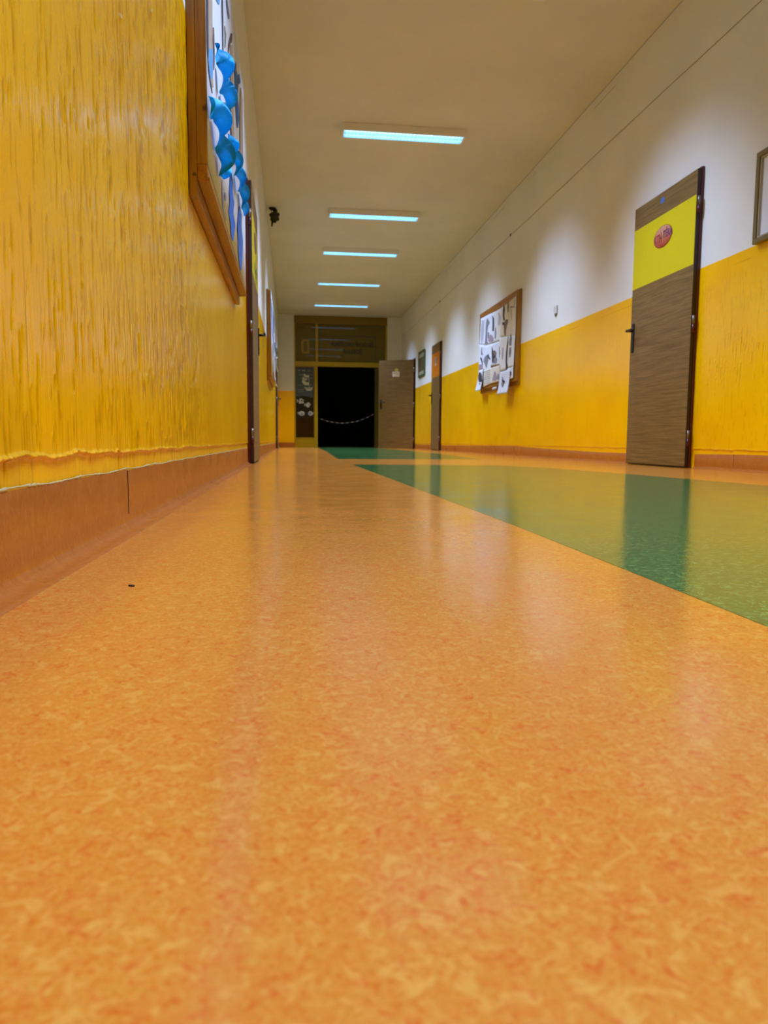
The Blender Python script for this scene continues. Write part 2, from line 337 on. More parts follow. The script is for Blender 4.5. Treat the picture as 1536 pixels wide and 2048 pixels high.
MARKS_R=[('P1', 'pale', [(10.016, 1.847),(10.08, 1.729),(10.087, 1.609),(10.058, 1.533),(10.007, 1.526),(9.959, 1.592),(9.921, 1.706),(9.941, 1.835)]),('P2', 'grey', [(9.767, 1.831),(9.806, 1.79),(9.826, 1.731),(9.823, 1.652),(9.842, 1.544),(9.86, 1.507),(9.679, 1.484),(9.732, 1.53),(9.738, 1.639),(9.717, 1.714),(9.627, 1.762),(9.731, 1.825)]),('P2', 'dark', [(9.503, 1.826),(9.486, 1.785),(9.481, 1.694),(9.49, 1.627),(9.411, 1.615),(9.408, 1.682),(9.418, 1.774),(9.486, 1.823)]),('P2', 'grey', [(9.711, 1.643),(9.714, 1.605),(9.705, 1.557),(9.657, 1.551),(9.631, 1.593),(9.652, 1.635)]),('P2', 'mauve', [(9.585, 1.594),(9.656, 1.566),(9.682, 1.523),(9.607, 1.497),(9.491, 1.482),(9.421, 1.488),(9.424, 1.534),(9.527, 1.586)]),('P2', 'grey', [(9.353, 1.651),(9.37, 1.587),(9.367, 1.511),(9.311, 1.503),(9.292, 1.575),(9.32, 1.646)]),('P3', 'pale', [(9.214, 1.815),(9.215, 1.756),(9.225, 1.684),(9.204, 1.651),(9.172, 1.646),(9.129, 1.669),(9.098, 1.737),(9.161, 1.805)]),('P4', 'dark', [(8.985, 1.861),(9.013, 1.809),(9.011, 1.751),(8.981, 1.682),(8.909, 1.67),(8.95, 1.741),(8.921, 1.793),(8.944, 1.854)]),('P4', 'dark', [(8.798, 1.877),(8.81, 1.816),(8.805, 1.752),(8.775, 1.747),(8.766, 1.808),(8.778, 1.873)]),('P4', 'dark', [(9.02, 1.666),(9.019, 1.648),(8.991, 1.622),(8.95, 1.616),(8.937, 1.635),(8.958, 1.657)]),('P4', 'brown', [(8.85, 1.675),(8.941, 1.654),(8.954, 1.606),(8.943, 1.554),(8.935, 1.524),(8.917, 1.486),(8.867, 1.479),(8.855, 1.512),(8.852, 1.54),(8.823, 1.586),(8.771, 1.627),(8.791, 1.665)]),('P5', 'grey', [(8.698, 1.803),(8.702, 1.796),(8.692, 1.788),(8.513, 1.756),(8.504, 1.76),(8.509, 1.769)]),('P5', 'grey', [(8.532, 1.855),(8.54, 1.809),(8.553, 1.777),(8.535, 1.774),(8.517, 1.805),(8.514, 1.852)]),('P5', 'grey', [(8.675, 1.785),(8.663, 1.721),(8.633, 1.633),(8.618, 1.63),(8.639, 1.717),(8.656, 1.782)]),('P6', 'grey', [(10.007, 1.478),(10.034, 1.425),(10.024, 1.375),(9.923, 1.364),(9.984, 1.419),(9.988, 1.475)]),('P6', 'dark', [(10.07, 1.348),(10.068, 1.328),(9.992, 1.275),(9.957, 1.231),(9.925, 1.228),(9.941, 1.27),(9.979, 1.318),(10.019, 1.342)]),('P6', 'mauve', [(10.14, 1.258),(10.151, 1.226),(10.155, 1.19),(9.924, 1.168),(9.933, 1.205),(9.948, 1.238)]),('P7', 'grey', [(9.742, 1.343),(9.849, 1.316),(9.882, 1.272),(9.808, 1.224),(9.747, 1.171),(9.711, 1.167),(9.687, 1.212),(9.652, 1.247),(9.632, 1.292),(9.682, 1.336)]),('P7', 'dark', [(9.648, 1.348),(9.693, 1.322),(9.61, 1.278),(9.571, 1.258),(9.547, 1.255),(9.54, 1.27),(9.61, 1.312),(9.63, 1.346)]),('P8', 'dark', [(9.472, 1.419),(9.477, 1.381),(9.477, 1.343),(9.457, 1.272),(9.448, 1.218),(9.38, 1.211),(9.378, 1.264),(9.398, 1.334),(9.42, 1.374),(9.454, 1.417)]),('P8', 'brown', [(9.411, 1.362),(9.417, 1.329),(9.417, 1.291),(9.409, 1.267),(9.342, 1.26),(9.283, 1.275),(9.25, 1.309),(9.299, 1.349)]),('P8', 'grey', [(9.336, 1.289),(9.416, 1.245),(9.444, 1.202),(9.243, 1.181),(9.195, 1.221),(9.281, 1.283)]),('P8', 'dark', [(9.119, 1.375),(9.124, 1.294),(9.109, 1.241),(9.093, 1.239),(9.097, 1.291),(9.103, 1.373)]),('P9', 'pale', [(8.983, 1.35),(9.005, 1.28),(8.997, 1.207),(8.946, 1.201),(8.923, 1.271),(8.931, 1.344)]),('P9', 'dark', [(8.742, 1.451),(8.784, 1.361),(8.822, 1.259),(8.826, 1.153),(8.811, 1.08),(8.824, 1.061),(8.745, 1.053),(8.712, 1.07),(8.757, 1.145),(8.753, 1.251),(8.735, 1.355),(8.728, 1.448)]),('P10', 'grey', [(8.641, 1.468),(8.67, 1.416),(8.704, 1.365),(8.671, 1.332),(8.604, 1.324),(8.599, 1.351),(8.584, 1.404),(8.622, 1.465)]),('P10', 'grey', [(8.669, 1.311),(8.69, 1.251),(8.681, 1.193),(8.643, 1.189),(8.604, 1.241),(8.602, 1.303)]),('P10', 'dark', [(8.641, 1.077),(8.667, 1.071),(8.637, 1.063),(8.599, 1.059),(8.562, 1.061),(8.593, 1.072)]),('P12', 'mauve', [(9.315, 1.083),(9.342, 1.04),(9.397, 1.0),(9.395, 0.969),(9.228, 0.956),(9.176, 0.981),(9.21, 1.029),(9.27, 1.079)]),('P12', 'grey', [(9.149, 1.038),(9.183, 0.997),(9.17, 0.966),(9.084, 0.959),(9.076, 0.988),(9.106, 1.035)]),('P13', 'dark', [(10.013, 1.136),(10.068, 1.096),(10.07, 1.047),(10.025, 1.003),(9.898, 0.993),(9.879, 1.032),(9.902, 1.082),(9.949, 1.13)]),('P13', 'dark', [(9.913, 1.022),(9.902, 1.005),(9.889, 0.992),(9.839, 0.988),(9.815, 0.998),(9.826, 1.015)]),('P13', 'grey', [(10.021, 0.986),(10.022, 0.954),(10.015, 0.913),(9.977, 0.91),(9.958, 0.949),(9.932, 0.98)]),('P14', 'dark', [(8.892, 0.986),(8.891, 0.943),(8.9, 0.929),(8.879, 0.913),(8.847, 0.9),(8.807, 0.897),(8.768, 0.904),(8.779, 0.919),(8.86, 0.94),(8.877, 0.985)]),('P14', 'grey', [(8.924, 0.909),(8.911, 0.879),(8.872, 0.833),(8.842, 0.831),(8.82, 0.872),(8.812, 0.901)]),('P15', 'grey', [(8.62, 1.019),(8.625, 0.991),(8.61, 0.962),(8.572, 0.959),(8.549, 0.985),(8.572, 1.015)])]
MARKS_L=[('navy', [(2.434, 1.585), (2.429, 1.466), (2.429, 1.393), (2.455, 1.332), (2.511, 1.313), (2.565, 1.312), (2.591, 1.324), (2.556, 1.333), (2.503, 1.355), (2.494, 1.426), (2.489, 1.498), (2.493, 1.62)]), ('tan', [(2.509, 1.629), (2.489, 1.498), (2.484, 1.421), (2.481, 1.359), (2.528, 1.336), (2.572, 1.333), (2.623, 1.356), (2.61, 1.374), (2.609, 1.421), (2.629, 1.495), (2.617, 1.567), (2.638, 1.705)]), ('sky', [(2.489, 1.412), (2.469, 1.368), (2.507, 1.341), (2.529, 1.339), (2.577, 1.362), (2.604, 1.387), (2.629, 1.447), (2.618, 1.476)]), ('umber', [(2.629, 1.551), (2.606, 1.499), (2.625, 1.461), (2.607, 1.404), (2.641, 1.421), (2.673, 1.485), (2.675, 1.534), (2.664, 1.569)]), ('navy', [(2.972, 1.902), (2.974, 1.832), (2.979, 1.727), (2.982, 1.648), (3.027, 1.67), (3.037, 1.758), (3.037, 1.867), (3.02, 1.93)]), ('slate', [(3.149, 1.968), (3.188, 1.934), (3.252, 1.93), (3.284, 1.932), (3.338, 1.961), (3.349, 1.983), (3.27, 1.98), (3.229, 2.015)]), ('sky', [(2.751, 1.755), (2.761, 1.711), (2.845, 1.745), (2.885, 1.768), (2.898, 1.789), (2.847, 1.811)]), ('olive', [(3.072, 1.791), (3.104, 1.774), (3.081, 1.716), (3.119, 1.735), (3.162, 1.805), (3.11, 1.811)]), ('umber', [(3.409, 1.942), (3.308, 1.861), (3.262, 1.818), (3.234, 1.768), (3.255, 1.779), (3.349, 1.862), (3.421, 1.919), (3.444, 1.96)]), ('umber', [(3.443, 1.958), (3.391, 1.912), (3.389, 1.891), (3.447, 1.92), (3.484, 1.96), (3.503, 1.989)]), ('tan', [(3.365, 1.87), (3.356, 1.784), (3.331, 1.67), (3.33, 1.546), (3.421, 1.457), (3.454, 1.405), (3.546, 1.438), (3.543, 1.503), (3.506, 1.62), (3.493, 1.744), (3.508, 1.857), (3.47, 1.923)]), ('navy', [(3.331, 1.731), (3.302, 1.575), (3.307, 1.414), (3.335, 1.424), (3.346, 1.594), (3.354, 1.742)]), ('umber', [(2.959, 1.455), (2.94, 1.402), (2.941, 1.348), (3.012, 1.376), (3.057, 1.451), (3.03, 1.487)]), ('royal', [(3.67, 1.947), (3.579, 1.87), (3.616, 1.833), (3.573, 1.758), (3.637, 1.731), (3.68, 1.692), (3.725, 1.674), (3.767, 1.691), (3.866, 1.77), (3.863, 1.828), (3.776, 1.849), (3.86, 1.946), (3.711, 1.933), (3.717, 1.971)]), ('royal', [(3.842, 1.977), (3.827, 1.93), (3.84, 1.929), (3.915, 1.964), (4.011, 2.016), (3.933, 2.02)]), ('tan', [(4.005, 1.986), (3.962, 1.908), (3.909, 1.739), (3.892, 1.587), (3.949, 1.563), (4.113, 1.622), (4.153, 1.683), (4.154, 1.838), (4.16, 1.995), (4.054, 2.008)]), ('umber', [(3.131, 1.347), (3.145, 1.323), (3.155, 1.297), (3.227, 1.323), (3.248, 1.361), (3.171, 1.362)]), ('slate', [(2.859, 1.137), (2.854, 1.081), (2.89, 1.038), (2.998, 1.033), (3.016, 1.038), (2.916, 1.046), (2.887, 1.092), (2.88, 1.144)]), ('royal', [(3.263, 1.305), (3.229, 1.253), (3.183, 1.197), (3.21, 1.165), (3.144, 1.105), (3.235, 1.081), (3.244, 1.042), (3.321, 1.04), (3.378, 1.055), (3.412, 1.088), (3.499, 1.156), (3.386, 1.178), (3.444, 1.239), (3.373, 1.259), (3.395, 1.309), (3.318, 1.324)]), ('royal', [(3.77, 1.324), (3.702, 1.261), (3.633, 1.182), (3.676, 1.136), (3.678, 1.078), (3.729, 1.043), (3.82, 1.027), (3.881, 1.041), (3.955, 1.096), (3.993, 1.156), (4.022, 1.228), (3.938, 1.268), (3.923, 1.326), (3.829, 1.342)]), ('slate', [(2.967, 1.127), (2.961, 1.106), (2.963, 1.094), (2.986, 1.101), (3.015, 1.123), (2.993, 1.135)])]
RIBBONS={'A': [(-0.25, 2.643, 1.509), (-0.236, 2.609, 1.451), (-0.236, 2.715, 1.457), (-0.236, 2.787, 1.441), (-0.236, 2.863, 1.423), (-0.25, 3.006, 1.463)], 'B': [(-0.25, 2.378, 1.217), (-0.236, 2.383, 1.185), (-0.236, 2.521, 1.202), (-0.236, 2.616, 1.177), (-0.236, 2.663, 1.137), (-0.25, 2.751, 1.108)], 'C': [(-0.25, 3.106, 1.399), (-0.236, 3.071, 1.344), (-0.236, 3.249, 1.352), (-0.236, 3.45, 1.361), (-0.236, 3.645, 1.371), (-0.236, 3.784, 1.358), (-0.25, 4.077, 1.372)]}

# ================================================================== SETTING
def vnoise(a, b, seed=0):
    """smooth value noise on arrays"""
    def hsh(i, j):
        n = (i*374761393 + j*668265263 + seed*982451653) & 0x7fffffff
        n = ((n ^ (n >> 13))*1274126177) & 0x7fffffff
        return ((n ^ (n >> 16)) & 0xffff)/65535.0
    i = np.floor(a).astype(np.int64); j = np.floor(b).astype(np.int64)
    u = a-i; v = b-j; u = u*u*(3-2*u); v = v*v*(3-2*v)
    return (hsh(i, j)*(1-u)+hsh(i+1, j)*u)*(1-v)+(hsh(i, j+1)*(1-u)+hsh(i+1, j+1)*u)*v

GR = [None]
def wall_grid(name, side, X, ys, zs, relief, mat, holes=()):
    """wall surface as a grid in y, z pushed into the corridor by relief; holes = (y0,y1,z1) doorways"""
    Y, Z = np.meshgrid(ys, zs, indexing='ij')
    H = relief(ys, zs, Y, Z)
    sgn = 1 if side == 'L' else -1
    co = np.stack([X+sgn*H, Y, Z], -1).reshape(-1, 3).astype(np.float32)
    ny, nz = len(ys), len(zs)
    i, j = np.meshgrid(np.arange(ny-1), np.arange(nz-1), indexing='ij')
    a = i*nz+j; b = (i+1)*nz+j; c = b+1; d = a+1
    q = np.stack([a, b, c, d] if side == 'L' else [a, d, c, b], -1)
    ym = (ys[:-1]+ys[1:])/2; zm = (zs[:-1]+zs[1:])/2
    keep = np.ones((ny-1, nz-1), bool)
    for y0, y1, z1 in holes: keep &= ~(((ym > y0) & (ym < y1))[:, None] & (zm < z1)[None, :])
    q = q[keep].reshape(-1)
    me = bpy.data.meshes.new(name); me.vertices.add(len(co)); me.vertices.foreach_set('co', co.ravel())
    me.loops.add(len(q)); me.loops.foreach_set('vertex_index', q.astype(np.int32))
    nf = len(q)//4; me.polygons.add(nf); me.polygons.foreach_set('loop_start', np.arange(0, nf*4, 4, dtype=np.int32))
    me.update(calc_edges=True); me.validate()
    g = me.attributes.new('groove_shade', 'FLOAT', 'POINT'); g.data.foreach_set('value', GR[0].ravel().astype(np.float32))
    return tag(link(name, me, mat, smooth=True), kind='structure')

def plaster(ngroove, y0, y1, ztop, lip, amp=1.0, seed=3, fade=(9, 10), shade_amt=1.0):
    """thick paint over combed plaster: layer that ends in a ragged lip above the skirting, with drag marks and chips"""
    g = np.random.default_rng(seed)
    cy_ = g.uniform(y0, y1, ngroove)**1.0; cz_ = g.uniform(0.16, ztop, ngroove)
    ln = g.uniform(0.02, 0.09, ngroove)*g.choice([1, 1, 1, 1.9], ngroove); sl = g.normal(0.02, 0.05, ngroove)
    dp = g.uniform(0.0006, 0.0028, ngroove)*amp; wd = g.uniform(0.0008, 0.0017, ngroove)
    fd = np.clip((fade[1]-cy_)/(fade[1]-fade[0]), 0.12, 1); dp *= fd; dv_ = shade_amt*fd**2
    chips = g.random(ngroove) < 0.16*fd
    def f(ys, zs, Y, Z):
        lipz = lip + 0.006*(vnoise(Y*9, Y*0, 5)-0.5) + 0.005*(vnoise(Y*45, Y*0, 9)-0.5) + 0.005*(vnoise(Y*150, Y*0, 2)-0.5)*vnoise(Y*11, Y*0, 7)
        t = np.clip((Z-lipz)/0.0016, 0, 1)
        H = -0.0032*(1-t)
        H += 0.0034*np.exp(-((Z-lipz-0.0028)/0.0024)**2)*(0.3+vnoise(Y*70, Z*0, 4)*1.3)
        H += 0.0008*amp*(vnoise(Y*14, Z*2.5, 1)-0.5)
        H[Z > ztop+0.02] *= 0
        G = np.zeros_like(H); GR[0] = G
        for k in range(ngroove):
            L = ln[k]; i0, i1 = np.searchsorted(ys, [cy_[k]-0.02, cy_[k]+0.02]); j0, j1 = np.searchsorted(zs, [cz_[k]-L*0.6, cz_[k]+L*0.6])
            if i1-i0 < 2 or j1-j0 < 2: continue
            yy = ys[i0:i1][:, None]; zz = zs[j0:j1][None, :]
            dy = max(wd[k], 0.55*(ys[min(i0+1, len(ys)-1)]-ys[i0]))
            u = (zz-cz_[k])/(L*0.5); c0 = cy_[k]+sl[k]*(zz-cz_[k])+0.0012*np.sin(zz*90+k)
            e = np.clip(1-u*u, 0, 1)**0.6
            gv = e*np.exp(-((yy-c0)/dy)**2)
            H[i0:i1, j0:j1] -= dp[k]*gv; G[i0:i1, j0:j1] = np.maximum(G[i0:i1, j0:j1], gv*min(1, dp[k]/0.002)*dv_[k])  # G holds the painted groove shading, stronger in deeper drag marks
            H[i0:i1, j0:j1] += 0.45*dp[k]*e*np.exp(-((yy-c0-1.9*dy)/(dy*1.3))**2)
            if chips[k]:
                zc = cz_[k]+L*0.4
                H[i0:i1, j0:j1] += 0.0022*amp*np.exp(-((yy-c0)/(dy*1.5))**2-((zz-zc)/0.005)**2)
        return H
    return f

def cols(yfirst, dense0, dense1, k, ylast):
    """column positions whose spacing grows with the square of the distance"""
    ys = list(np.linspace(yfirst, dense0, 24)[:-1]); y = dense0
    while y < dense1: ys.append(y); y += k*y*y
    while y < ylast: ys.append(y); y += min(0.35, k*6*y*y)
    ys.append(ylast); return np.array(ys)
zl = np.concatenate([np.linspace(0, 0.11, 4), np.arange(0.115, 0.20, 0.0018), np.arange(0.2, 1.44, 0.0034), np.linspace(1.45, HC, 12)])
ysl = cols(YB, 0.62, 4.2, 0.0033, YE)
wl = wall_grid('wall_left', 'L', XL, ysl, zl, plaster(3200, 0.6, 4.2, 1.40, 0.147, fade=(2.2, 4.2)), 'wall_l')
zr = np.concatenate([np.linspace(0, 0.10, 3), np.arange(0.105, 0.2, 0.004), np.arange(0.2, 1.27, 0.006), np.linspace(1.28, 1.95, 6), np.array([1.957]), np.linspace(2.1, HC, 6)])
ysr = np.sort(np.concatenate([cols(YB, 2.4, 7.5, 0.00042, YE), [15.885, 16.715]]))
wr = wall_grid('wall_right', 'R', XR, ysr, zr, plaster(1700, 2.6, 8.0, 1.24, 0.128, 1.0, 8, fade=(4.2, 6.5), shade_amt=0.35), 'wall_r', holes=[(15.885, 16.715, 1.957)])

def quadwall(name, polys, mat):
    bm = bmesh.new()
    for p in polys: bm.faces.new([bm.verts.new(Vector(v)) for v in p])
    me = bpy.data.meshes.new(name); bm.to_mesh(me); bm.free()
    return tag(link(name, me, mat), kind='structure')
PX0, PX1, PZ1 = 0.069, 2.349, 3.19    # the glazed screen in the end wall
mb = MB(); mb.box(XL-0.1, PX0, YE, YE+0.15, 0, HC); mb.box(PX1, XR+0.1, YE, YE+0.15, 0, HC); mb.box(PX0, PX1, YE, YE+0.15, PZ1, HC)
tag(mb.build('wall_end', 'wall_e'), kind='structure')
mb = MB(); mb.box(XL-0.1, XR+0.1, YB-0.1, YB, 0, HC)
tag(mb.build('wall_back', 'wall_e'), kind='structure')
mb = MB(); mb.box(XL-0.12, XR+0.12, YB-0.1, YE+0.15, HC, HC+0.12)
tag(mb.build('ceiling', 'ceil'), kind='structure')
mb = MB(); mb.box(XL-0.1, XR+1.5, YB-0.1, YE+6.0, -0.1, 0.0)
floor = tag(mb.build('floor', 'floor'), kind='structure')
def inlay(pts):
    m = MB(); m.prism([(x, y, -0.0004) for x, y in pts], (0, 0, 0.0008)); return m.build('green_inlay', 'floor_green', floor)
inlay([(0.447, -1.2), (0.445, 0.617), (0.456, 1.42), (0.435, 5.24), (1.494, 5.10), (1.698, 4.626), (1.815, 3.765), (1.93, 2.711), (2.02, 1.4), (2.06, -1.2)])
inlay([(0.423, 6.79), (0.529, 10.9), (0.60, 15.5), (0.66, 18.3), (2.04, 18.3), (1.98, 17.0), (2.02, 13.0), (1.983, 9.62), (1.814, 6.79)])

def skirting(name, side, pts_top):
    """coved linoleum skirting swept along the wall; pts_top = (y, top height)"""
    sgn = 1 if side == 'L' else -1; X = XL if side == 'L' else XR
    bm = bmesh.new(); rows = []
    n = len(pts_top); yy = []
    for a, b in zip(pts_top[:-1], pts_top[1:]):
        m_ = max(1, int(abs(b[0]-a[0])/6.0))
        yy += [(a[0]+(b[0]-a[0])*i/m_, a[1]+(b[1]-a[1])*i/m_) for i in range(m_)]
    yy.append(pts_top[-1])
    for y, zt in yy:
        prof = [(-0.012, zt), (-0.0008, zt), (0.0, zt-0.001), (0.0004, 0.03)]
        r = 0.022 if side == 'L' else 0.018
        for i in range(8):
            a = i/7*math.pi/2; prof.append((0.0004+r*(1-math.cos(a)), r*(1-math.sin(a))+0.0012))
        prof.append((0.0004+r+0.012, 0.0011)); prof.append((0.0004+r+0.0125, -0.001))
        rows.append([bm.verts.new((X+sgn*p, y, z)) for p, z in prof])
    for A, B in zip(rows[:-1], rows[1:]):
        for i in range(len(A)-1): bm.faces.new((A[i], B[i], B[i+1], A[i+1]))
    bmesh.ops.recalc_face_normals(bm, faces=bm.faces)
    me = bpy.data.meshes.new(name); bm.to_mesh(me); bm.free()
    return tag(link(name, me, 'skirt', smooth=True), kind='structure')
bl = [skirting('baseboard_left', 'L', [(YB, 0.113), (1.45, 0.1135), (1.451, 0.1125), (5.33, 0.114)]),
      skirting('baseboard_left', 'L', [(6.29, 0.114), (14.67, 0.118)]), skirting('baseboard_left', 'L', [(15.62, 0.115), (YE, 0.115)])]
br = [skirting('baseboard_right', 'R', [(YB, 0.103), (4.1, 0.103), (4.60, 0.096)]),
      skirting('baseboard_right', 'R', [(5.56, 0.086), (6.1, 0.084), (6.75, 0.09), (7.45, 0.098), (8.6, 0.118), (9.6, 0.115), (12.99, 0.098)]),
      skirting('baseboard_right', 'R', [(13.83, 0.1), (15.83, 0.1)]), skirting('baseboard_right', 'R', [(16.77, 0.1), (YE, 0.1)])]
mb = MB(); mb.box(XL, PX0, YE-0.012, YE, 0, 0.115)
tag(mb.build('baseboard_end', 'skirt'), kind='structure')
mb = MB(); mb.box(PX1, XR, YE-0.012, YE, 0, 0.115)
tag(mb.build('baseboard_end', 'skirt'), kind='structure')
# butt joints of the skirting and the ragged caulk bead along its top
def seam(X, sgn, y, zt, r):
    m = MB(); m.box(min(X, X+sgn*0.0013), max(X, X+sgn*0.0013), y-0.0009, y+0.0009, 0.028, zt); return m.build('skirting_joint', 'leaf_edge', None)
for par, y, zt, X, s in ((bl[0], 1.452, 0.112, XL, 1), (br[0], 4.16, 0.102, XR, -1), (br[1], 8.62, 0.117, XR, -1)):
    o = seam(X, s, y, zt, 0.02); o.parent = par
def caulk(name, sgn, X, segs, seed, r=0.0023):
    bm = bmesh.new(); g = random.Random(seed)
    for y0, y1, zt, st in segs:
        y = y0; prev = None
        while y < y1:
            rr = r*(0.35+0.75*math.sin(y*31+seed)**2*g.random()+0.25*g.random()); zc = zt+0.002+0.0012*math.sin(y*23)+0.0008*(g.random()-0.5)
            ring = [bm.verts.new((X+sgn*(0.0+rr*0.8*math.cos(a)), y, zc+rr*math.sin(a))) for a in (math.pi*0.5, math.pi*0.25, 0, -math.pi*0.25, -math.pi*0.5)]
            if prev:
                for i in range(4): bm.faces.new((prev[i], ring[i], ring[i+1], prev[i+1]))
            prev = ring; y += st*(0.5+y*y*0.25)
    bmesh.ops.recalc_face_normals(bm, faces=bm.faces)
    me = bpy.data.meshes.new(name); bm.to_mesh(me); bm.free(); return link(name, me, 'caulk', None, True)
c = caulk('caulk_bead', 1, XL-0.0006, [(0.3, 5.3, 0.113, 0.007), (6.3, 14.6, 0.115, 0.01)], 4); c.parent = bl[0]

# ------------------------------------------------------------------ glazed screen in the end wall
scr = empty('window_1', (1.2, YE, 0), kind='structure')
Y0, Y1 = YE-0.02, YE+0.06
def fr(name, x0, x1, z0, z1, mat='ochre', y0=None, y1=None, par=scr):
    m = MB(); m.box(x0, x1, Y0 if y0 is None else y0, Y1 if y1 is None else y1, z0, z1, 0.004); return m.build(name, mat, par)
fr('header_panel', PX0, PX1, 3.0, PZ1, 'ochre_dark')
fr('stile', PX0, 0.098, 0, 3.0); fr('stile', 2.309, PX1, 0, 3.0); fr('post', 0.560, 0.635, 0, 1.975, y0=YE-0.035)
fr('mullion', 0.588, 0.647, 2.09, 3.0); fr('transom_bar', 0.098, 2.309, 1.975, 2.09)
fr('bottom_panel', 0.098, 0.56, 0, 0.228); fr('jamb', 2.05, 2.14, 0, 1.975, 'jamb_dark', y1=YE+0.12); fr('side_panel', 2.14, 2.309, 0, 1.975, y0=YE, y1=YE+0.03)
fr('glazing_bead', 0.098, 0.56, 1.945, 1.975, 'ochre_dark', YE-0.024); fr('glazing_bead', 0.098, 0.56, 0.228, 0.243, 'ochre', YE-0.03)
fr('glazing_bead', 0.535, 0.56, 0.243, 1.945, 'ochre_dark', YE-0.012)
p1 = fr('pane', 0.098, 0.588, 2.09, 3.0, 'olive_glass', YE+0.02, YE+0.026); p2 = fr('pane', 0.647, 2.309, 2.09, 3.0, 'olive_glass', YE+0.02, YE+0.026)
p3 = fr('pane', 0.098, 0.56, 0.228, 1.975, 'dark_glass', YE+0.02, YE+0.026)
# the writing is on the far side of the screen, so it reads backwards from here
lt = (YE+0.0185)
sb = MB(); sb.box(0.66, 2.07, lt-0.0006, lt, 2.715, 2.725); sb.box(2.065, 2.075, lt-0.0006, lt, 2.09, 2.725); sb.build('sign_border', 'letter_dark', p2)
text('lettering', '\u0160KOLN\u00cd DRU\u017dINA', 'letter_dark', p2, (1.49, lt, 2.52), (1, 0, 0), (0, 0, 1), 0.13, mirror=True, bold=0.004)
text('lettering', 'J\u00cdDELNA', 'letter_dark', p2, (1.49, lt, 2.345), (1, 0, 0), (0, 0, 1), 0.13, mirror=True, bold=0.004)
def ring_d():
    m = MB(); o = [(0.434, 2.28), (0.434, 2.625), (0.29, 2.625), (0.256, 2.60), (0.241, 2.55), (0.241, 2.355), (0.256, 2.305), (0.29, 2.28)]
    i = [(0.385, 2.325), (0.385, 2.58), (0.315, 2.58), (0.302, 2.572), (0.296, 2.555), (0.296, 2.35), (0.302, 2.333), (0.315, 2.325)]
    n = len(o)
    vo = [m.bm.verts.new((a, lt, b)) for a, b in o]; vi = [m.bm.verts.new((a, lt, b)) for a, b in i]
    vo2 = [m.bm.verts.new((a, lt-0.0015, b)) for a, b in o]; vi2 = [m.bm.verts.new((a, lt-0.0015, b)) for a, b in i]
    for k in range(n):
        q = (k+1) % n
        m.bm.faces.new((vo2[k], vo2[q], vi2[q], vi2[k])); m.bm.faces.new((vo[k], vo2[k], vo2[q], vo[q])) if False else None
    return m.build('lettering', 'letter_tan', p1)
ring_d()
# hall beyond the doorway: floor runs on, walls unlit
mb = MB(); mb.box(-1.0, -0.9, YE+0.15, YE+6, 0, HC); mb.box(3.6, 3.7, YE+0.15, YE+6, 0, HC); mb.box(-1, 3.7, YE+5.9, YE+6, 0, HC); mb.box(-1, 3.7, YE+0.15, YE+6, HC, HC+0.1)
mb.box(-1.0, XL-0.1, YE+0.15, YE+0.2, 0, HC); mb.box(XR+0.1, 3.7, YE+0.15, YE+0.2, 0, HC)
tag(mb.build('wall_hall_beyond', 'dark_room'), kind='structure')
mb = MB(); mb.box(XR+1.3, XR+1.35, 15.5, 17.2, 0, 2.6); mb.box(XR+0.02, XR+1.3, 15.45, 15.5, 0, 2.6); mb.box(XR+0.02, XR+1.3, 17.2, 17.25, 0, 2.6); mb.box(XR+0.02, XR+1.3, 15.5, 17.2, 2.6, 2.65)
tag(mb.build('wall_side_room', 'dark_room'), kind='structure')

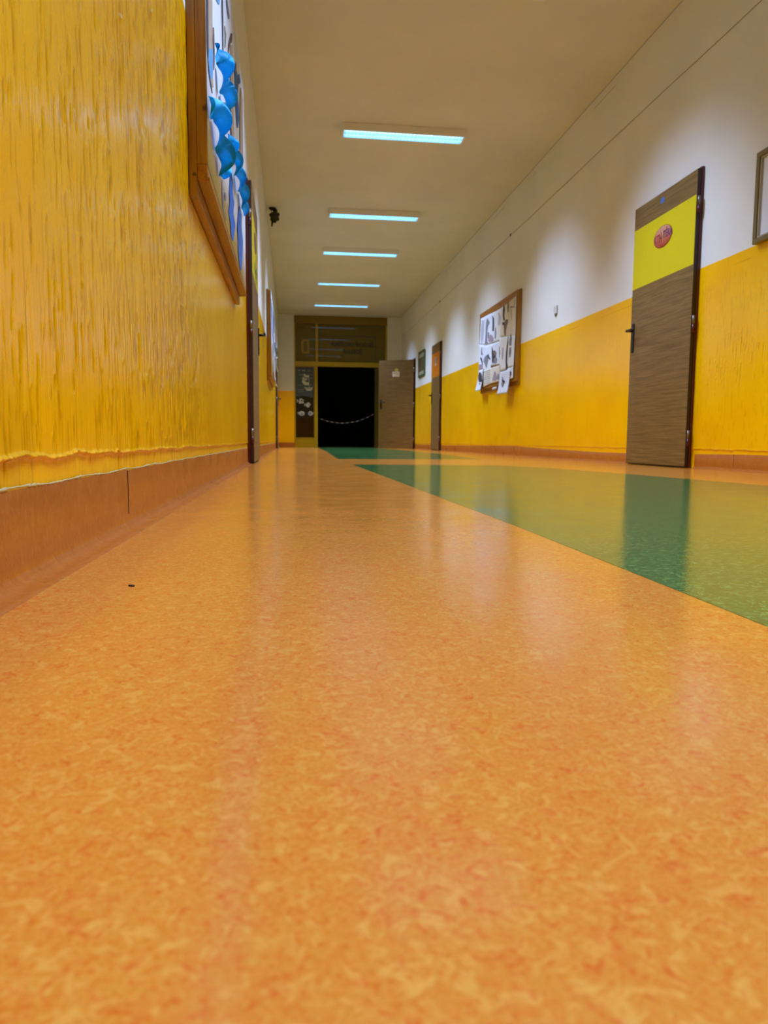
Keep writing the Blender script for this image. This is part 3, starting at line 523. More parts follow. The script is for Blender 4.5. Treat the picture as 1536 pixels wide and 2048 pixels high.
# ------------------------------------------------------------------ doors
def wall_door(n, side, ya, yb, z1, panel, pmat, hinge_near=True, zp=(1.355, 1.802), xf=0.045, handle=True):
    """flush laminate door in a maroon steel frame; ya < yb; hinges on the near or far edge"""
    s = 1 if side == 'L' else -1; X = XL if side == 'L' else XR
    root = empty('door_%d' % n, (X, ya, 0), kind='structure')
    def bx(name, a, b, y0, y1, z0, z1_, mat, par=root, bev=0.0015):
        m = MB(); xa, xb = X+s*a, X+s*b; m.box(min(xa, xb), max(xa, xb), y0, y1, z0, z1_, bev); return m.build(name, mat, par)
    m = MB(); f = 0.02
    x0, x1 = sorted((X+s*0.001, X+s*f))
    m.box(x0, x1, ya-0.006, ya+0.03, 0.002, z1+0.014); m.box(x0, x1, yb-0.03, yb+0.012, 0.002, z1+0.014); m.box(x0, x1, ya+0.03, yb-0.03, z1-0.03, z1+0.014)
    m.build('door_frame', 'maroon', root)
    bx('threshold', 0.001, 0.016, ya+0.03, yb-0.03, 0.002, 0.012, 'black')
    leaf = bx('leaf', f+0.001, xf, ya, yb, 0.012, z1, 'laminate')
    bx('leaf_rim', f+0.001, xf-0.002, ya-0.002, ya, 0.010, z1, 'leaf_edge', leaf, 0); bx('leaf_rim', f+0.001, xf-0.002, ya, yb, 0.008, 0.0125, 'leaf_edge', leaf, 0)
    if panel: bx('colour_panel', xf, xf+0.0012, ya+0.002, yb-0.002, zp[0], zp[1], pmat, leaf, 0)
    yh = ya if hinge_near else yb; e = -1 if hinge_near else 1
    for zc in (0.20, 0.965, 1.735):
        m = MB(); xc = X+s*(xf-0.012)
        m.cyl((xc, yh+e*0.009, zc), (xc, yh+e*0.009, zc+0.055), 0.0085); h = m.build('hinge', 'hinge', root, True)
        m = MB(); m.cyl((xc, yh+e*0.009, zc-0.055), (xc, yh+e*0.009, zc-0.001), 0.0085); m.build('hinge_pin', 'maroon', h, True)
    yk = yb-0.045 if hinge_near else ya+0.045; dr = -1 if hinge_near else 1
    if handle:
        hp = bx('handle_plate', xf, xf+0.009, yk-0.019, yk+0.019, 0.872, 1.094, 'black', root, 0.004)
        m = MB(); xo = X+s*(xf+0.052)
        m.cyl((X+s*(xf+0.006), yk, 1.038), (xo, yk, 1.038), 0.0105); m.cyl((xo, yk-dr*0.008, 1.038), (xo+s*0.003, yk+dr*0.118, 1.036), 0.0105, 0.008); m.ball((xo, yk, 1.038), 0.0108)
        m.build('lever', 'black', hp, True)
        m = MB(); m.cyl((X+s*(xf+0.008), yk, 0.93), (X+s*(xf+0.011), yk, 0.93), 0.006); m.build('keyhole', 'leaf_edge', hp)
    return root, leaf, X+s*(xf+0.0013), s
d1, leaf1, xp1, _ = wall_door(1, 'R', 4.645, 5.52, 1.965, True, 'yellow_panel')
def oval(par, x, yc, zc, a, b, tilt, mat='oval', rim='oval_rim', name='oval_sign'):
    pts = [(yc+a*math.cos(t)*math.cos(tilt)-b*math.sin(t)*math.sin(tilt), zc+a*math.cos(t)*math.sin(tilt)+b*math.sin(t)*math.cos(tilt)) for t in [i*math.tau/40 for i in range(40)]]
    m = MB(); m.prism([(x-0.0002, p, q) for p, q in pts], (-0.003, 0, 0)); o = m.build(name, rim, par)
    m = MB(); m.prism([(x-0.0032, yc+(p-yc)*0.965, zc+(q-zc)*0.965) for p, q in pts], (-0.0006, 0, 0)); m.build('printed_face', mat, o)
    return o
ov = oval(leaf1, xp1, 5.07, 1.647, 0.128, 0.076, 0.0)
ox = xp1-0.0042
text('print', 'KTH', 't_red', ov, (ox, 5.132, 1.638), (0, -1, 0), (0, 0, 1), 0.056, tall=1.5, bold=0.0012)
text('print', '\u00daT\u011aKA', 't_purple', ov, (ox, 5.012, 1.652), (0, -1, 0), (0, 0, 1), 0.048, tall=1.5, bold=0.0012)
m = MB(); m.prism([(ox-0.0004, 5.078, 1.685), (ox-0.0004, 5.064, 1.69), (ox-0.0004, 5.068, 1.60)], (-0.0004, 0, 0)); m.build('print', 't_yellow', ov)
m = MB(); m.box(2.6536, 2.6548, 5.072, 5.122, 1.888, 1.925, 0.0); m.build('sticker', 'blue_sticker', leaf1)['label'] = 'small blue sticker'
d2, leaf2, xp2, _ = wall_door(2, 'R', 13.03, 13.78, 1.965, True, 'orange_panel')
oval(leaf2, xp2, 13.37, 1.66, 0.085, 0.065, 0.0, 'mauve', 'fishpaper', 'round_sign')
m = MB(); m.box(xp2-0.002, xp2, 13.31, 13.43, 1.565, 1.60); m.build('name_tag', 'paper2', leaf2)
d4, leaf4, xp4, _ = wall_door(4, 'L', 5.35, 6.24, 1.985, True, 'yellow_panel', zp=(1.36, 1.79))
m = MB(); m.prism([(xp4+0.0001, 5.78+0.16*math.cos(t), 1.665+0.07*math.sin(t)) for t in [i*math.tau/24 for i in range(24)]], (0.002, 0, 0)); m.build('oval_sign', 'brown', leaf4)
for k, (yy, zz, rr) in enumerate(((5.72, 1.47, 0.05), (5.84, 1.44, 0.045), (5.95, 1.48, 0.05), (5.86, 1.40, 0.03))):
    m = MB(); m.prism([(xp4+0.0001, yy+rr*1.2*math.cos(t), zz+rr*(0.75+0.25*math.sin(5*t))*math.sin(t)) for t in [i*math.tau/20 for i in range(20)]], (0.0015, 0, 0)); m.build('leaf_picture', 'leafgreen', leaf4)
d5, leaf5, xp5, _ = wall_door(5, 'L', 14.70, 15.58, 1.985, False, None, xf=0.034)
# the door standing open into the corridor: hinged on the right wall, free edge swung towards the middle
H3 = Vector((2.668, 15.885, 0)); F3 = Vector((1.955, 16.30, 0)); dv = (F3-H3); w3 = dv.length
d3 = empty('door_3', H3, kind='structure'); d3.rotation_euler = (0, 0, math.atan2(dv.y, dv.x))
# local axes: +x runs to the free edge, +y (left-hand side) faces the camera
m = MB(); m.box(0, w3, -0.02, 0.02, 0.004, 1.95, 0.0015); lf3 = m.build('leaf', 'laminate', d3)
m = MB(); m.box(-0.004, 0.0, -0.02, 0.021, 0.004, 1.952); m.build('leaf_rim', 'leaf_edge', lf3)
m = MB(); m.box(w3-0.065, w3-0.027, 0.02, 0.029, 0.875, 1.09, 0.004); hp = m.build('handle_plate', 'black', d3)
m = MB(); m.cyl((w3-0.046, 0.026, 1.03), (w3-0.046, 0.072, 1.03), 0.0105); m.cyl((w3-0.04, 0.072, 1.03), (w3-0.165, 0.072, 1.028), 0.0105, 0.008); m.build('lever', 'black', hp, True)
for zc in (0.2, 0.965, 1.735): m = MB(); m.cyl((-0.012, 0.02, zc-0.055), (-0.012, 0.02, zc+0.055), 0.0085); m.build('hinge', 'hinge', d3, True)
m = MB(); m.prism([(0.405+0.045*math.cos(t), 0.0202, 1.735+0.036*math.sin(t)) for t in [i*math.tau/12 for i in range(12)]], (0, 0.001, 0)); m.build('round_sticker', 'lime', lf3)
m = MB(); m.box(0.335, 0.505, 0.0202, 0.0212, 1.588, 1.70); nt = m.build('notice', 'paper2', lf3)
for k, (a, b) in enumerate(((0.35, 0.49), (0.36, 0.48), (0.35, 0.42))): m = MB(); m.box(a, b, 0.0213, 0.0217, 1.672-k*0.022, 1.679-k*0.022); m.build('printed_line', 'brown', nt)
m = MB(); m.box(XR-0.014, XR-0.001, 15.86, 15.885, 0.002, 1.985); m.box(XR-0.014, XR-0.001, 16.715, 16.74, 0.002, 1.985); m.box(XR-0.014, XR-0.001, 15.885, 16.715, 1.957, 1.985)
tag(m.build('trim_1', 'maroon'), kind='structure')

# ================================================================== CEILING LIGHTS
LY = [4.96, 7.375, 9.98, 11.93, 14.24, 16.48, 2.55, 0.15, -2.3]
def ceiling_light(y):
    root = empty('ceiling_light', (1.11, y, HC))
    x0, x1, y0, y1, zb = 0.505, 1.715, y-0.098, y+0.098, 3.152
    m = MB(); m.box(x0, x1, y0, y0+0.014, zb, HC-0.0005, 0.003); m.box(x0, x1, y1-0.014, y1, zb, HC-0.0005, 0.003)
    m.box(x0, x0+0.014, y0+0.014, y1-0.014, zb, HC-0.0005); m.box(x1-0.014, x1, y0+0.014, y1-0.014, zb, HC-0.0005); m.box(x0+0.014, x1-0.014, y0+0.014, y1-0.014, HC-0.012, HC-0.0005)
    m.build('housing', 'housing', root)
    for dy in (-0.042, 0.042):
        m = MB(); m.cyl((x0+0.03, y+dy, 3.193), (x1-0.03, y+dy, 3.193), 0.013, seg=12); m.build('lamp_tube', 'tube', root, True)
    m = MB(); m.box(x0+0.014, x1-0.014, y-0.002, y+0.002, zb-0.001, zb+0.030)
    for yy in (y0+0.016, y1-0.018): m.box(x0+0.014, x1-0.014, yy, yy+0.002, zb-0.001, zb+0.030)
    n = 34
    for i in range(n):
        xx = x0+0.03+(x1-x0-0.06)*i/(n-1); m.box(xx-0.0008, xx+0.0008, y0+0.016, y1-0.016, zb, zb+0.026)
    m.build('louver', 'blade', root)
    return root
def lamp(root):
    ld = bpy.data.lights.new('lamp_light', 'AREA'); ld.shape = 'RECTANGLE'; ld.size = 1.14; ld.size_y = 0.15
    ld.energy = LAMP_POWER; ld.color = LAMP_COLOR
    # measured-style light distribution of a mirror louver: wide along the tubes, narrow across them
    ld.use_nodes = True; nt_ = ld.node_tree; em = nt_.nodes['Emission']
    g = nt_.nodes.new('ShaderNodeNewGeometry'); sp = nt_.nodes.new('ShaderNodeSeparateXYZ'); nt_.links.new(g.outputs['Incoming'], sp.inputs[0])
    def mt(op, a, b=None):
        n = nt_.nodes.new('ShaderNodeMath'); n.operation = op
        for i, v in enumerate((a, b)):
            if v is None: continue
            if isinstance(v, bpy.types.NodeSocket): nt_.links.new(v, n.inputs[i])
            else: n.inputs[i].default_value = v
        return n.outputs[0]
    def mr(v, lo, hi):
        n = nt_.nodes.new('ShaderNodeMapRange'); n.interpolation_type = 'SMOOTHSTEP'; nt_.links.new(v, n.inputs[0])
        for i, q in enumerate((lo, hi, 1.0, 0.0)): n.inputs[i+1].default_value = q
        return n.outputs[0]
    az = mt('MAXIMUM', mt('ABSOLUTE', sp.outputs[2]), 0.001)
    tx = mt('DIVIDE', mt('ABSOLUTE', sp.outputs[0]), az); ty = mt('DIVIDE', mt('ABSOLUTE', sp.outputs[1]), az)
    nt_.links.new(mt('MULTIPLY', mr(tx, 0.5, 1.75), mr(ty, 0.15, 1.03)), em.inputs['Strength'])
    o = bpy.data.objects.new('lamp_light', ld); col.objects.link(o); o.parent = root; o.location = (0, 0, 3.149-HC)
L0 = None
names = ['nearest ceiling light, only its far corner showing at the top of the photo', 'long louvered ceiling light second from the camera, largest one fully in view',
         'long louvered ceiling light third from the camera, in the middle of the row', 'long louvered ceiling light third from the yellow end screen',
         'long louvered ceiling light just before the ceiling crack, second from the end screen', 'small distant ceiling light closest to the yellow end screen',
         'ceiling light just above and behind the photographer, outside the photo', 'ceiling light overhead behind the photographer, second one outside the photo', 'ceiling light farthest behind the photographer']
for y, nm in zip(LY, names):
    if L0 is None: L0 = r = ceiling_light(y); kids = list(r.children)
    else:
        r = L0.copy(); col.objects.link(r); r.location.y = y
        for ch in kids: c = ch.copy(); col.objects.link(c); c.parent = r; c.matrix_parent_inverse = ch.matrix_parent_inverse.copy()
    tag(r, nm, 'ceiling light', 'louvered strip lights along the corridor ceiling')
    lamp(r)

# ================================================================== BOARDS
def board(side, y0, y1, z0, z1, label):
    s = 1 if side == 'L' else -1; X = XL if side == 'L' else XR
    root = empty('notice_board', (X, (y0+y1)/2, z0), label, 'notice board', 'pine framed notice boards')
    def bx(m, a, b, ya, yb, za, zb, bev=0.002):
        xa, xb = X+s*a, X+s*b; m.box(min(xa, xb), max(xa, xb), ya, yb, za, zb, bev)
    f = 0.026; t = 0.059
    # outer batten and raised inner moulding, mitre-less butt joints
    for a, b, za, zb, nm, mt_ in ((0.001, f, z0, z1, 'upright', 'pine_v'),):
        m = MB(); bx(m, a, b, y0, y0+0.05, za, zb); m.build(nm, mt_, root); m = MB(); bx(m, a, b, y1-0.05, y1, za, zb); m.build(nm, mt_, root)
    m = MB(); bx(m, 0.001, f, y0+0.05, y1-0.05, z0, z0+0.05); m.build('rail', 'pine_h', root); m = MB(); bx(m, 0.001, f, y0+0.05, y1-0.05, z1-0.05, z1); m.build('rail', 'pine_h', root)
    i = 0.0; zi = z0+0.045
    m = MB(); bx(m, f, t, y0+i+0.002, y0+0.041, zi+0.05, z1-0.012); m.build('inner_upright', 'pine_v', root); m = MB(); bx(m, f, t, y1-0.05, y1-0.01, zi+0.05, z1-0.012); m.build('inner_upright', 'pine_v', root)
    m = MB(); bx(m, f, t, y0+i+0.002, y1-0.01, zi, zi+0.05, 0.003); bx(m, t-0.006, t+0.006, y0+i+0.004, y1-0.012, zi+0.002, zi+0.012, 0.002) if side == 'L' else None; m.build('inner_rail', 'pine_h', root)
    m = MB(); bx(m, f, t, y0+0.05, y1-0.05, z1-0.06, z1-0.012); m.build('inner_rail', 'pine_h', root)
    m = MB(); bx(m, f, 0.0575, y0+0.041, y1-0.05, zi+0.05, z1-0.06, 0); m.build('pin_panel', 'pine_h', root)
    for k in range(2):
        m = MB(); ky = y0; m.cyl((X+s*0.018, y0-0.0006, z0+0.062+0.66*k), (X+s*0.018, y0+0.001, z0+0.062+0.66*k), 0.006, seg=10); m.build('knot', 'umber', root)
    return root
bL = board('L', 2.42, 4.30, 0.94, 2.12, 'pine framed notice board nearest the camera on the left wall, covered by a white mural')
bR = board('R', 8.445, 10.185, 0.85, 1.965, 'pine framed notice board on the right wall, full of ink drawings')
bF = board('L', 9.60, 11.45, 0.94, 2.10, 'distant pine framed notice board on the left wall beyond the half-seen door')

def sheet(name, x, quad, sgn, curl=0.0, mat='paper', thick=0.0006, n=10, foot=0.0):
    """thin sheet of paper with slight curl; quad = (y,z) tl, tr, br, bl"""
    bm = bmesh.new(); tl, tr, br_, bl_ = [Vector((0, a, b)) for a, b in quad]; g = []
    for i in range(n+1):
        row = []
        for j in range(n+1):
            u, v = i/n, j/n
            p = (tl*(1-u)+tr*u)*(1-v)+(bl_*(1-u)+br_*u)*v
            p.x = x + sgn*(curl*(abs(2*u-1)**3*0.6+v**3) + foot*v*v)
            row.append(bm.verts.new(p))
        g.append(row)
    for i in range(n):
        for j in range(n): bm.faces.new((g[i][j], g[i+1][j], g[i+1][j+1], g[i][j+1]))
    bmesh.ops.recalc_face_normals(bm, faces=bm.faces)
    e = bmesh.ops.extrude_face_region(bm, geom=list(bm.faces)); vs = [v for v in e['geom'] if isinstance(v, bmesh.types.BMVert)]
    bmesh.ops.translate(bm, verts=vs, vec=(-sgn*thick, 0, 0)); bmesh.ops.recalc_face_normals(bm, faces=bm.faces)
    me = bpy.data.meshes.new(name); bm.to_mesh(me); bm.free(); return link(name, me, mat, None, True)
def mark(par, x, sgn, pts, mat, th=0.0005):
    m = MB(); m.prism([(x, a, b) for a, b in pts], (sgn*th, 0, 0)); o = m.build('ink_drawing', mat, par); return o
SL = dict(P1=('pale grey wash drawing of tall grass, upper far corner of the right board', 'paper3'),
 P2=('ink drawing of two long-necked animals, top row second from the far side', 'paper3'),
 P3=('narrow, nearly blank white sheet in the top row of the right board', 'paper'),
 P4=('large drawing of a brown horned head, top row of the right board', 'paper2'),
 P5=('pencil sketch of an arched loop, top near corner of the right board', 'paper2'),
 P6=('drawing with mauve foot and thin dark figure, far edge, middle row', 'paper3'),
 P7=('ink drawing of a grey long-eared animal, middle row of the right board', 'paper3'),
 P8=('drawing of a dark vase-like shape in a grey cloud, middle row centre', 'paper3'),
 P9=('tall white sheet with one long black curved stripe along its near edge', 'paper'),
 P10=('sketch of a grey fir tree, near edge of the middle row', 'paper'),
 P11=('cream sheet of faint handwriting lines at the bottom far side', 'paper2'),
 P12=('mauve smudged drawing in the bottom row beside the handwriting sheet', 'paper2'),
 P15=('small sheet with a grey dab at the bottom near corner of the board', 'paper'),
 P13=('white sheet with black upright animal hanging loose off the far bottom corner', 'paper3'),
 P14=('white sheet with small grey deer hanging loose below the board, near side', 'paper3'))
order = list(SL); sheets = {}
for k, nm in enumerate(order):
    loose = nm in ('P13', 'P14'); x = (XR-0.078 if loose else XR-0.0605-0.001*k) 
    o = sheet('drawing', x, SHEETS[nm], -1, 0.001 if not loose else 0.012, SL[nm][1], foot=0.0 if not loose else 0.02)
    tag(o, SL[nm][0], 'drawing', 'drawings pinned to the right notice board'); sheets[nm] = (o, x, loose)
for nm, c, pts in MARKS_R:
    o, x, loose = sheets[nm]
    xx = x-0.0022
    mark(o, xx if not loose else x-0.014, -1, pts, c)
ys_, zs_ = [p[0] for p in SHEETS['P11']], [p[1] for p in SHEETS['P11']]
for k in range(7):
    z = 1.12-k*0.027; m = MB(); m.box(XR-0.0728, XR-0.0724, 9.52+0.03*(k % 2), 9.87-0.04*((k*3) % 4), z, z+0.006); m.build('written_line', 'grey', sheets['P11'][0])
q = SHEETS['tag']; o = sheet('label_card', XR-0.0612, q, -1, 0.001, 'paper', n=2); tag(o, 'small white label card on the bottom rail of the right board', 'label')
m = MB(); m.box(XR-0.0632, XR-0.0626, 9.28, 9.42, 0.862, 0.868); m.build('printed_line', 'grey', o)

# mural and streamers on the near left board
mural = sheet('mural', XL+0.0605, [(2.425, 2.116), (4.305, 2.116), (4.305, 1.03), (2.425, 1.03)], 1, 0.0, 'paper3', 0.001, 4)
tag(mural, 'big white paper mural with painted tree trunks on the near left board', 'mural')
for k, (c, pts) in enumerate(MARKS_L):
    o = mark(mural, XL+0.0608+0.0002*k, 1, [(a, min(b, 2.11)) for a, b in pts], c)
    if c in ('royal', 'sky'): o.name = 'blue_crepe_patch'
def streamer(pts, wdt, twist, ph, label):
    P = [Vector(p) for p in pts]; n = 90; bm = bmesh.new(); prev = None
    def cr(t):
        s = t*(len(P)-1); i = min(int(s), len(P)-2); f = s-i
        a = P[max(i-1, 0)]; b = P[i]; c = P[i+1]; d = P[min(i+2, len(P)-1)]
        return 0.5*((2*b)+(c-a)*f+(2*a-5*b+4*c-d)*f*f+(3*b-a-3*c+d)*f**3)
    for k in range(n+1):
        t = k/n; c = cr(t); tg = (cr(min(1, t+0.01))-cr(max(0, t-0.01))).normalized()
        X_ = Vector((1, 0, 0)); u = tg.cross(X_).normalized(); v = u.cross(tg).normalized()
        a = ph+twist*t*math.tau; env = min(1, 0.25+4*min(t, 1-t))
        d = (v*math.cos(a)+u*math.sin(a))*wdt*0.5*env
        c = Vector((max(c.x, XL+0.066+abs(d.x)), c.y, c.z))
        row = [bm.verts.new(c-d), bm.verts.new(c+v*0.004*math.sin(a*2)), bm.verts.new(c+d)]
        if prev: [bm.faces.new((prev[i], row[i], row[i+1], prev[i+1])) for i in range(2)]
        prev = row
    bmesh.ops.solidify(bm, geom=list(bm.faces), thickness=0.0005)
    me = bpy.data.meshes.new('paper_streamer'); bm.to_mesh(me); bm.free()
    tag(link('paper_streamer', me, 'ribbon', None, True), label, 'paper streamer', 'twisted blue paper streamers on the mural')
streamer([RIBBONS['A'][0], RIBBONS['A'][2], RIBBONS['A'][4], RIBBONS['A'][5]], 0.062, 1.6, 0.4, 'uppermost of the three twisted bright blue streamers on the mural')
streamer([RIBBONS['B'][0], RIBBONS['B'][2], RIBBONS['B'][4], RIBBONS['B'][5]], 0.066, 1.6, 0.2, 'bright blue twisted streamer nearest the camera, hanging in a loop')
streamer([RIBBONS['C'][0], RIBBONS['C'][2], RIBBONS['C'][4], RIBBONS['C'][6]], 0.055, 2.6, 0.9, 'long twisted blue streamer reaching the far end of the mural')
# pieces on the far left board
fm = sheet('mural', XL+0.0605, [(9.61, 2.09), (11.45, 2.09), (11.45, 1.03), (9.61, 1.03)], 1, 0.0, 'paper3', 0.001, 2)
tag(fm, 'white paper mural with dark blue patches on the distant left board', 'mural')
g_ = random.Random(5)
for k in range(9):
    yc = 9.8+1.5*g_.random(); zc = 1.15+0.85*g_.random(); hw = 0.10+0.12*g_.random(); hh = 0.10+0.14*g_.random()
    mark(fm, XL+0.061+0.0006*k, 1, [(yc+hw*math.cos(t)*(0.7+0.3*g_.random()), zc+hh*math.sin(t)) for t in [i*math.tau/9 for i in range(9)]], ('royal', 'navy', 'slate')[k % 3]).name = 'painted_patch'
for k, (yc, z0_, z1_, hw) in enumerate(((11.15, 1.62, 1.40, 0.10), (11.35, 1.46, 1.22, 0.12), (10.2, 1.10, 0.93, 0.12), (10.75, 1.08, 0.95, 0.1))):
    o = sheet('paper_cutout', XL+0.068, [(yc-hw, z0_), (yc+hw, z0_), (yc+hw, z1_), (yc-hw, z1_)], 1, 0.03, 'paper', n=6)
    tag(o, ('curled white cut-out high on the distant left board', 'curled white cut-out at the far end of the distant left board', 'white cut-out on the lower edge of the distant left board, nearer one', 'white cut-out on the lower edge of the distant left board, farther one')[k], 'paper cut-out', 'white cut-outs on the distant left board')

# ================================================================== OTHER THINGS ON THE WALLS
m = MB(); c_ = 0.045; y0, y1, z0, z1 = 14.66, 15.42, 1.50, 2.04
pts = [(y0+c_, z0), (y1-c_, z0), (y1, z0+c_), (y1, z1-c_), (y1-c_, z1), (y0+c_, z1), (y0, z1-c_), (y0, z0+c_)]
sg = empty('wall_sign', (XR, 15.04, 1.5), 'green framed sign with clipped corners on the right wall between the doors', 'sign')
m.prism([(XR-0.001, a, b) for a, b in pts], (-0.022, 0, 0)); m.build('frame', 'sign_green', sg)
m = MB(); m.box(XR-0.0245, XR-0.0231, y0+0.07, y1-0.07, z0+0.05, z1-0.05); fc = m.build('face', 'sign_face', sg)
for zc, hh, yy in ((1.955, 0.02, 0.1), (1.915, 0.012, 0.12), (1.60, 0.014, 0.12), (1.565, 0.014, 0.1)):
    m = MB(); a = y0+yy
    while a < y1-yy-0.03:
        wd_ = 0.02+0.03*g_.random(); m.box(XR-0.0255, XR-0.0246, a, min(a+wd_, y1-yy), zc-hh, zc+hh); a += wd_+0.011
    m.build('printed_line', 'sign_text', fc)

pf = empty('picture_frame', (XR, 3.6, 1.32), 'bronze coloured picture frame with a white mount at the right edge of the photo', 'picture')
y0, y1, z0, z1 = 3.20, 4.045, 1.322, 1.835
m = MB()
for a, b, c1, d in ((y0, y1, z0, z0+0.03), (y0, y1, z1-0.03, z1), (y0, y0+0.03, z0+0.03, z1-0.03), (y1-0.03, y1, z0+0.03, z1-0.03)): m.box(XR-0.034, XR-0.001, a, b, c1, d, 0.004)
m.build('moulding', 'bronze', pf)
m = MB()
for a, b, c1, d in ((y0+0.03, y1-0.03, z0+0.03, z0+0.04), (y0+0.03, y1-0.03, z1-0.04, z1-0.03), (y0+0.03, y0+0.04, z0+0.04, z1-0.04), (y1-0.04, y1-0.03, z0+0.04, z1-0.04)): m.box(XR-0.026, XR-0.001, a, b, c1, d, 0.002)
m.build('inner_moulding', 'bronze_lt', pf)
m = MB(); m.box(XR-0.014, XR-0.001, y0+0.04, y1-0.04, z0+0.04, z1-0.04); m.build('mount', 'glasspaper', pf)
m = MB(); m.box(XR-0.0146, XR-0.0141, y0+0.2, y1-0.2, z0+0.12, z1-0.12); m.build('print', 'paper2', pf)

wf = empty('wall_clip', (XR, 7.3, 1.5), 'small off-white plastic wall fitting with a pointed foot above the yellow dado', 'wall fitting')
m = MB(); m.box(XR-0.016, XR-0.001, 7.262, 7.335, 1.482, 1.562, 0.004); m.build('cover', 'plastic', wf)
m = MB(); m.prism([(XR-0.014, 7.272, 1.482), (XR-0.014, 7.325, 1.482), (XR-0.014, 7.303, 1.452)], (0.013, 0, 0)); m.build('pointed_foot', 'plastic_sh', wf)
m = MB(); m.box(XR-0.017, XR-0.0161, 7.318, 7.327, 1.50, 1.552); m.build('slot', 'plastic_sh', wf)

def tube_curve(name, pts, r, mat, label, cat):
    cu = bpy.data.curves.new(name, 'CURVE'); cu.dimensions = '3D'; cu.bevel_depth = r; cu.bevel_resolution = 2; cu.materials.append(M[mat])
    sp = cu.splines.new('POLY'); sp.points.add(len(pts)-1)
    for p, q_ in zip(sp.points, pts): p.co = (*q_, 1)
    o = bpy.data.objects.new(name, cu); col.objects.link(o); bpy.context.view_layer.update()
    me = bpy.data.meshes.new_from_object(o.evaluated_get(bpy.context.evaluated_depsgraph_get()))
    bpy.data.objects.remove(o); bpy.data.curves.remove(cu); me.materials.clear()
    return tag(link(name, me, mat), label, cat)
cb = tube_curve('cable', [(XR-0.0035, y, 2.712+0.004*math.sin(y*1.3)+0.0015*math.sin(y*5.1)) for y in np.linspace(-4.4, 17.9, 90)], 0.0019, 'cable', 'thin painted cable running the whole length of the white right wall', 'cable')
for y in (8.956, 13.29): m = MB(); m.box(XR-0.012, XR-0.001, y-0.012, y+0.012, 2.70, 2.728, 0.002); m.build('clip', 'umber', cb)
for lb_, (ya, yb, z) in (('upper ceiling-edge wire in two short lengths', (5.0, 6.6, 3.1)),): pass

# dark lobed fixture hanging in the far left ceiling corner
fx = empty('ceiling_fixture', (-0.215, 10.0, HC), 'dark lobed metal fixture hanging from the ceiling beside the left wall', 'ceiling fixture')
m = MB(); m.cyl((-0.235, 10.0, HC-0.001), (-0.235, 10.0, HC-0.022), 0.05, 0.045, 20); m.cyl((-0.235, 10.0, HC-0.02), (-0.222, 10.0, HC-0.10), 0.012); m.build('mount', 'fixture', fx, True)
m = MB(); cx, cz = -0.210, HC-0.105
m.ball((cx, 10.0, cz), 0.058, 1, 1, 1.15, 16)
for k in range(7):
    a = k*math.tau/7+0.3; m.ball((cx+0.046*math.cos(a), 10.0-0.012, cz+0.068*math.sin(a)), 0.026, 1, 1, 1, 10)
m.build('lobed_body', 'fixture', fx, True)
m = MB(); m.ball((cx-0.022, 9.69, cz-0.032), 0.010); m.build('pale_glint', 'fixture_w', fx, True)  # small pale ball standing in for a highlight on the dark body
m = MB(); m.cyl((cx-0.025, 10.0, cz-0.05), (cx-0.035, 10.0, cz-0.125), 0.018, 0.010, 12); m.ball((cx-0.035, 10.0, cz-0.125), 0.012); m.build('drop_finial', 'fixture', fx, True)

# paper pictures on the narrow side window
Yd = YE+0.0195
def cut(name, pts, mat, label=None, cat=None, par=None, d=0.0):
    m = MB(); m.prism([(a, Yd-d, b) for a, b in pts], (0, -0.0008, 0)); o = m.build(name, mat, par)
    return tag(o, label, cat) if label else o
sea = cut('painted_sky_sheet', [(0.10, 1.28), (0.12, 1.24), (0.30, 1.26), (0.52, 1.22), (0.535, 1.93), (0.10, 1.93)], 'sailgrey', 'blue grey painted sheet with white bird strokes filling the top of the side window', 'window picture')
for a, b, c1, h_ in ((0.16, 0.21, 1.865, 0.02), (0.25, 0.34, 1.86, 0.022), (0.39, 0.47, 1.86, 0.012), (0.17, 0.33, 1.765, 0.012), (0.37, 0.52, 1.765, 0.007), (0.22, 0.52, 1.685, 0.006), (0.14, 0.5, 1.52, 0.006), (0.14, 0.3, 1.40, 0.008), (0.14, 0.28, 1.35, 0.008)):
    cut('brush_stroke', [(a, c1), (b, c1+h_*0.5), (b, c1+h_), (a+0.01, c1+h_*0.8)], 'fishpaper', par=sea, d=0.001)
st = empty('paper_sailboat', (0.36, Yd, 1.4), 'cream and white striped paper sailboat on the side window', 'window picture')
def arc(x, z, w_, h_, t): return [(x-w_/2, z+h_*0.6), (x-w_*0.2, z-h_*0.1), (x+w_*0.15, z-h_*0.3), (x+w_/2, z-h_*0.2), (x+w_/2, z-h_*0.2+t), (x+w_*0.1, z+t*0.8), (x-w_*0.25, z+h_*0.5+t), (x-w_*0.4, z+h_*0.6+t)]
for x, z, w_, h_, t, mt_ in ((0.355, 1.72, 0.13, 0.05, 0.045, 'sailcream'), (0.32, 1.645, 0.12, 0.05, 0.05, 'fishpaper'), (0.335, 1.545, 0.17, 0.09, 0.06, 'sailcream')): cut('sail_stripe', arc(x, z, w_, h_, t), mt_, par=st, d=0.003)
cut('mast', [(0.418, 1.45), (0.430, 1.45), (0.430, 1.77), (0.418, 1.77)], 'fishpaper', par=st, d=0.0025)
cut('hull', [(0.31, 1.475), (0.41, 1.45), (0.52, 1.475), (0.50, 1.42), (0.47, 1.385), (0.38, 1.385), (0.34, 1.42)], 'sailcream', par=st, d=0.003)
cut('hull_stripe', [(0.335, 1.437), (0.50, 1.437), (0.495, 1.425), (0.345, 1.425)], 'sailgrey', par=st, d=0.004)
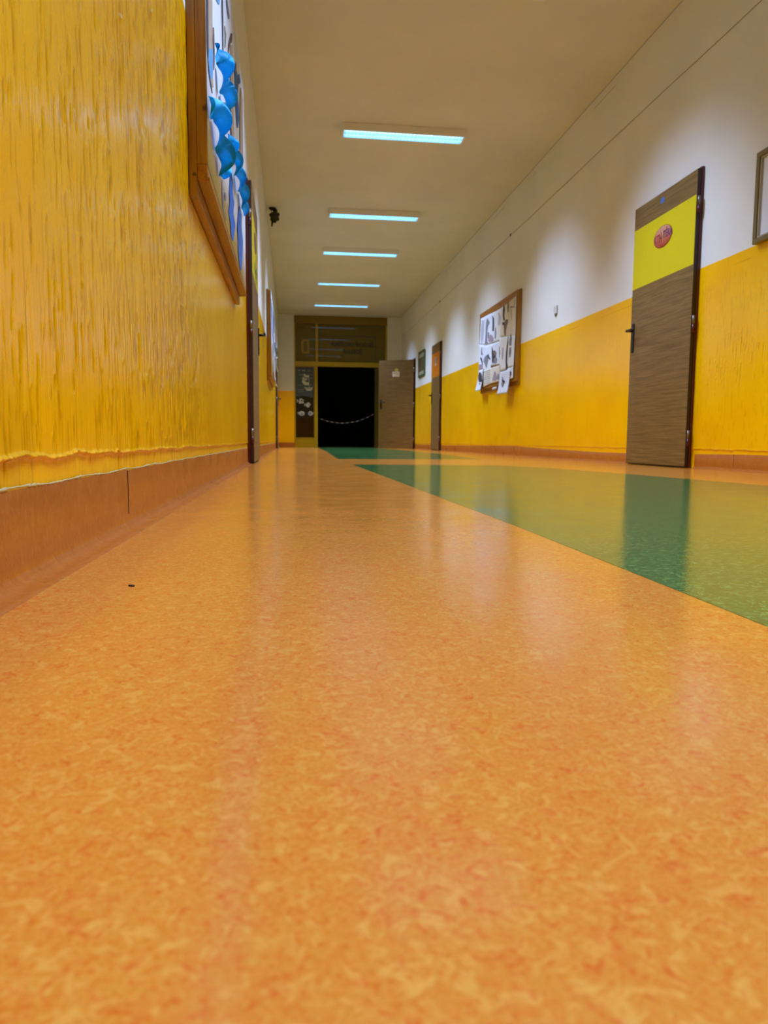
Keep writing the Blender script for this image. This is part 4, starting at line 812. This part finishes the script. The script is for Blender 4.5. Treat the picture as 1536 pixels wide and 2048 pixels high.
def blob(cx, cz, rx, rz, n=14, jag=0.0, tail=None, seed=1):
    g = random.Random(seed); return [(cx+rx*(1-jag*g.random())*math.cos(i*math.tau/n), cz+rz*(1-jag*g.random())*math.sin(i*math.tau/n)) for i in range(n)]
for k, (cx, cz, rx, rz, jag, lab, mt_, ex, ez, er, tl) in enumerate((
    (0.235, 1.13, 0.085, 0.085, 0.5, 'ragged round paper fish with a ringed eye, upper left on the side window', 'fishpaper', 0.25, 1.14, 0.022, -1),
    (0.40, 1.04, 0.070, 0.070, 0.35, 'small pointed paper fish, upper right on the side window', 'fishpaper', 0.43, 1.04, 0.012, -1),
    (0.245, 0.83, 0.075, 0.062, 0.12, 'pale paper fish with dark mouth, lower left on the side window', 'fishpaper', 0.25, 0.81, 0.026, -1),
    (0.46, 0.835, 0.062, 0.06, 0.2, 'pale paper fish with blue grey body, lower right on the side window', 'fishpaper', 0.45, 0.83, 0.03, 1))):
    f = cut('paper_fish', blob(cx, cz, rx, rz, 16, jag, seed=k+2), mt_, lab, 'window picture'); f['group'] = 'paper fish on the side window'
    cut('tail', [(cx+tl*rx*0.7, cz), (cx+tl*rx*1.35, cz+rz*0.7), (cx+tl*rx*1.2, cz), (cx+tl*rx*1.35, cz-rz*0.5)], mt_, par=f, d=0.0002)
    cut('eye', blob(ex, ez, er, er, 10), 'sailgrey' if k < 2 else 'fishblue', par=f, d=0.001)

# barrier tape sagging across the dark doorway
bt = empty('barrier_tape', (1.3, YE+0.4, 0.62), 'thin red and white barrier tape sagging across the dark doorway', 'barrier tape')
n = 22
for k in range(n):
    x0, x1 = 0.66+1.40*k/n, 0.66+1.40*(k+1)/n
    zf = lambda x: 0.61+0.20*((x-1.25)/0.75)**2
    m = MB(); m.prism([(x0, YE+0.3, zf(x0)-0.008), (x1, YE+0.3, zf(x1)-0.008), (x1, YE+0.3, zf(x1)+0.008), (x0, YE+0.3, zf(x0)+0.008)], (0, 0.0006, 0))
    m.build('tape_band', 'tape_w' if k % 2 else 'tape_r', bt)
# crumb lying on the floor near the left wall
m = MB(); m.prism([(-0.1925, 0.871, 0.0002), (-0.1905, 0.8725, 0.0002), (-0.1865, 0.871, 0.0002), (-0.1845, 0.868, 0.0002), (-0.1862, 0.8665, 0.0002), (-0.190, 0.869, 0.0002)], (0, 0, 0.0016))
tag(m.build('floor_crumb', 'crumb'), 'tiny dark crumb lying on the orange floor near the left skirting', 'debris')
bpy.context.view_layer.update()
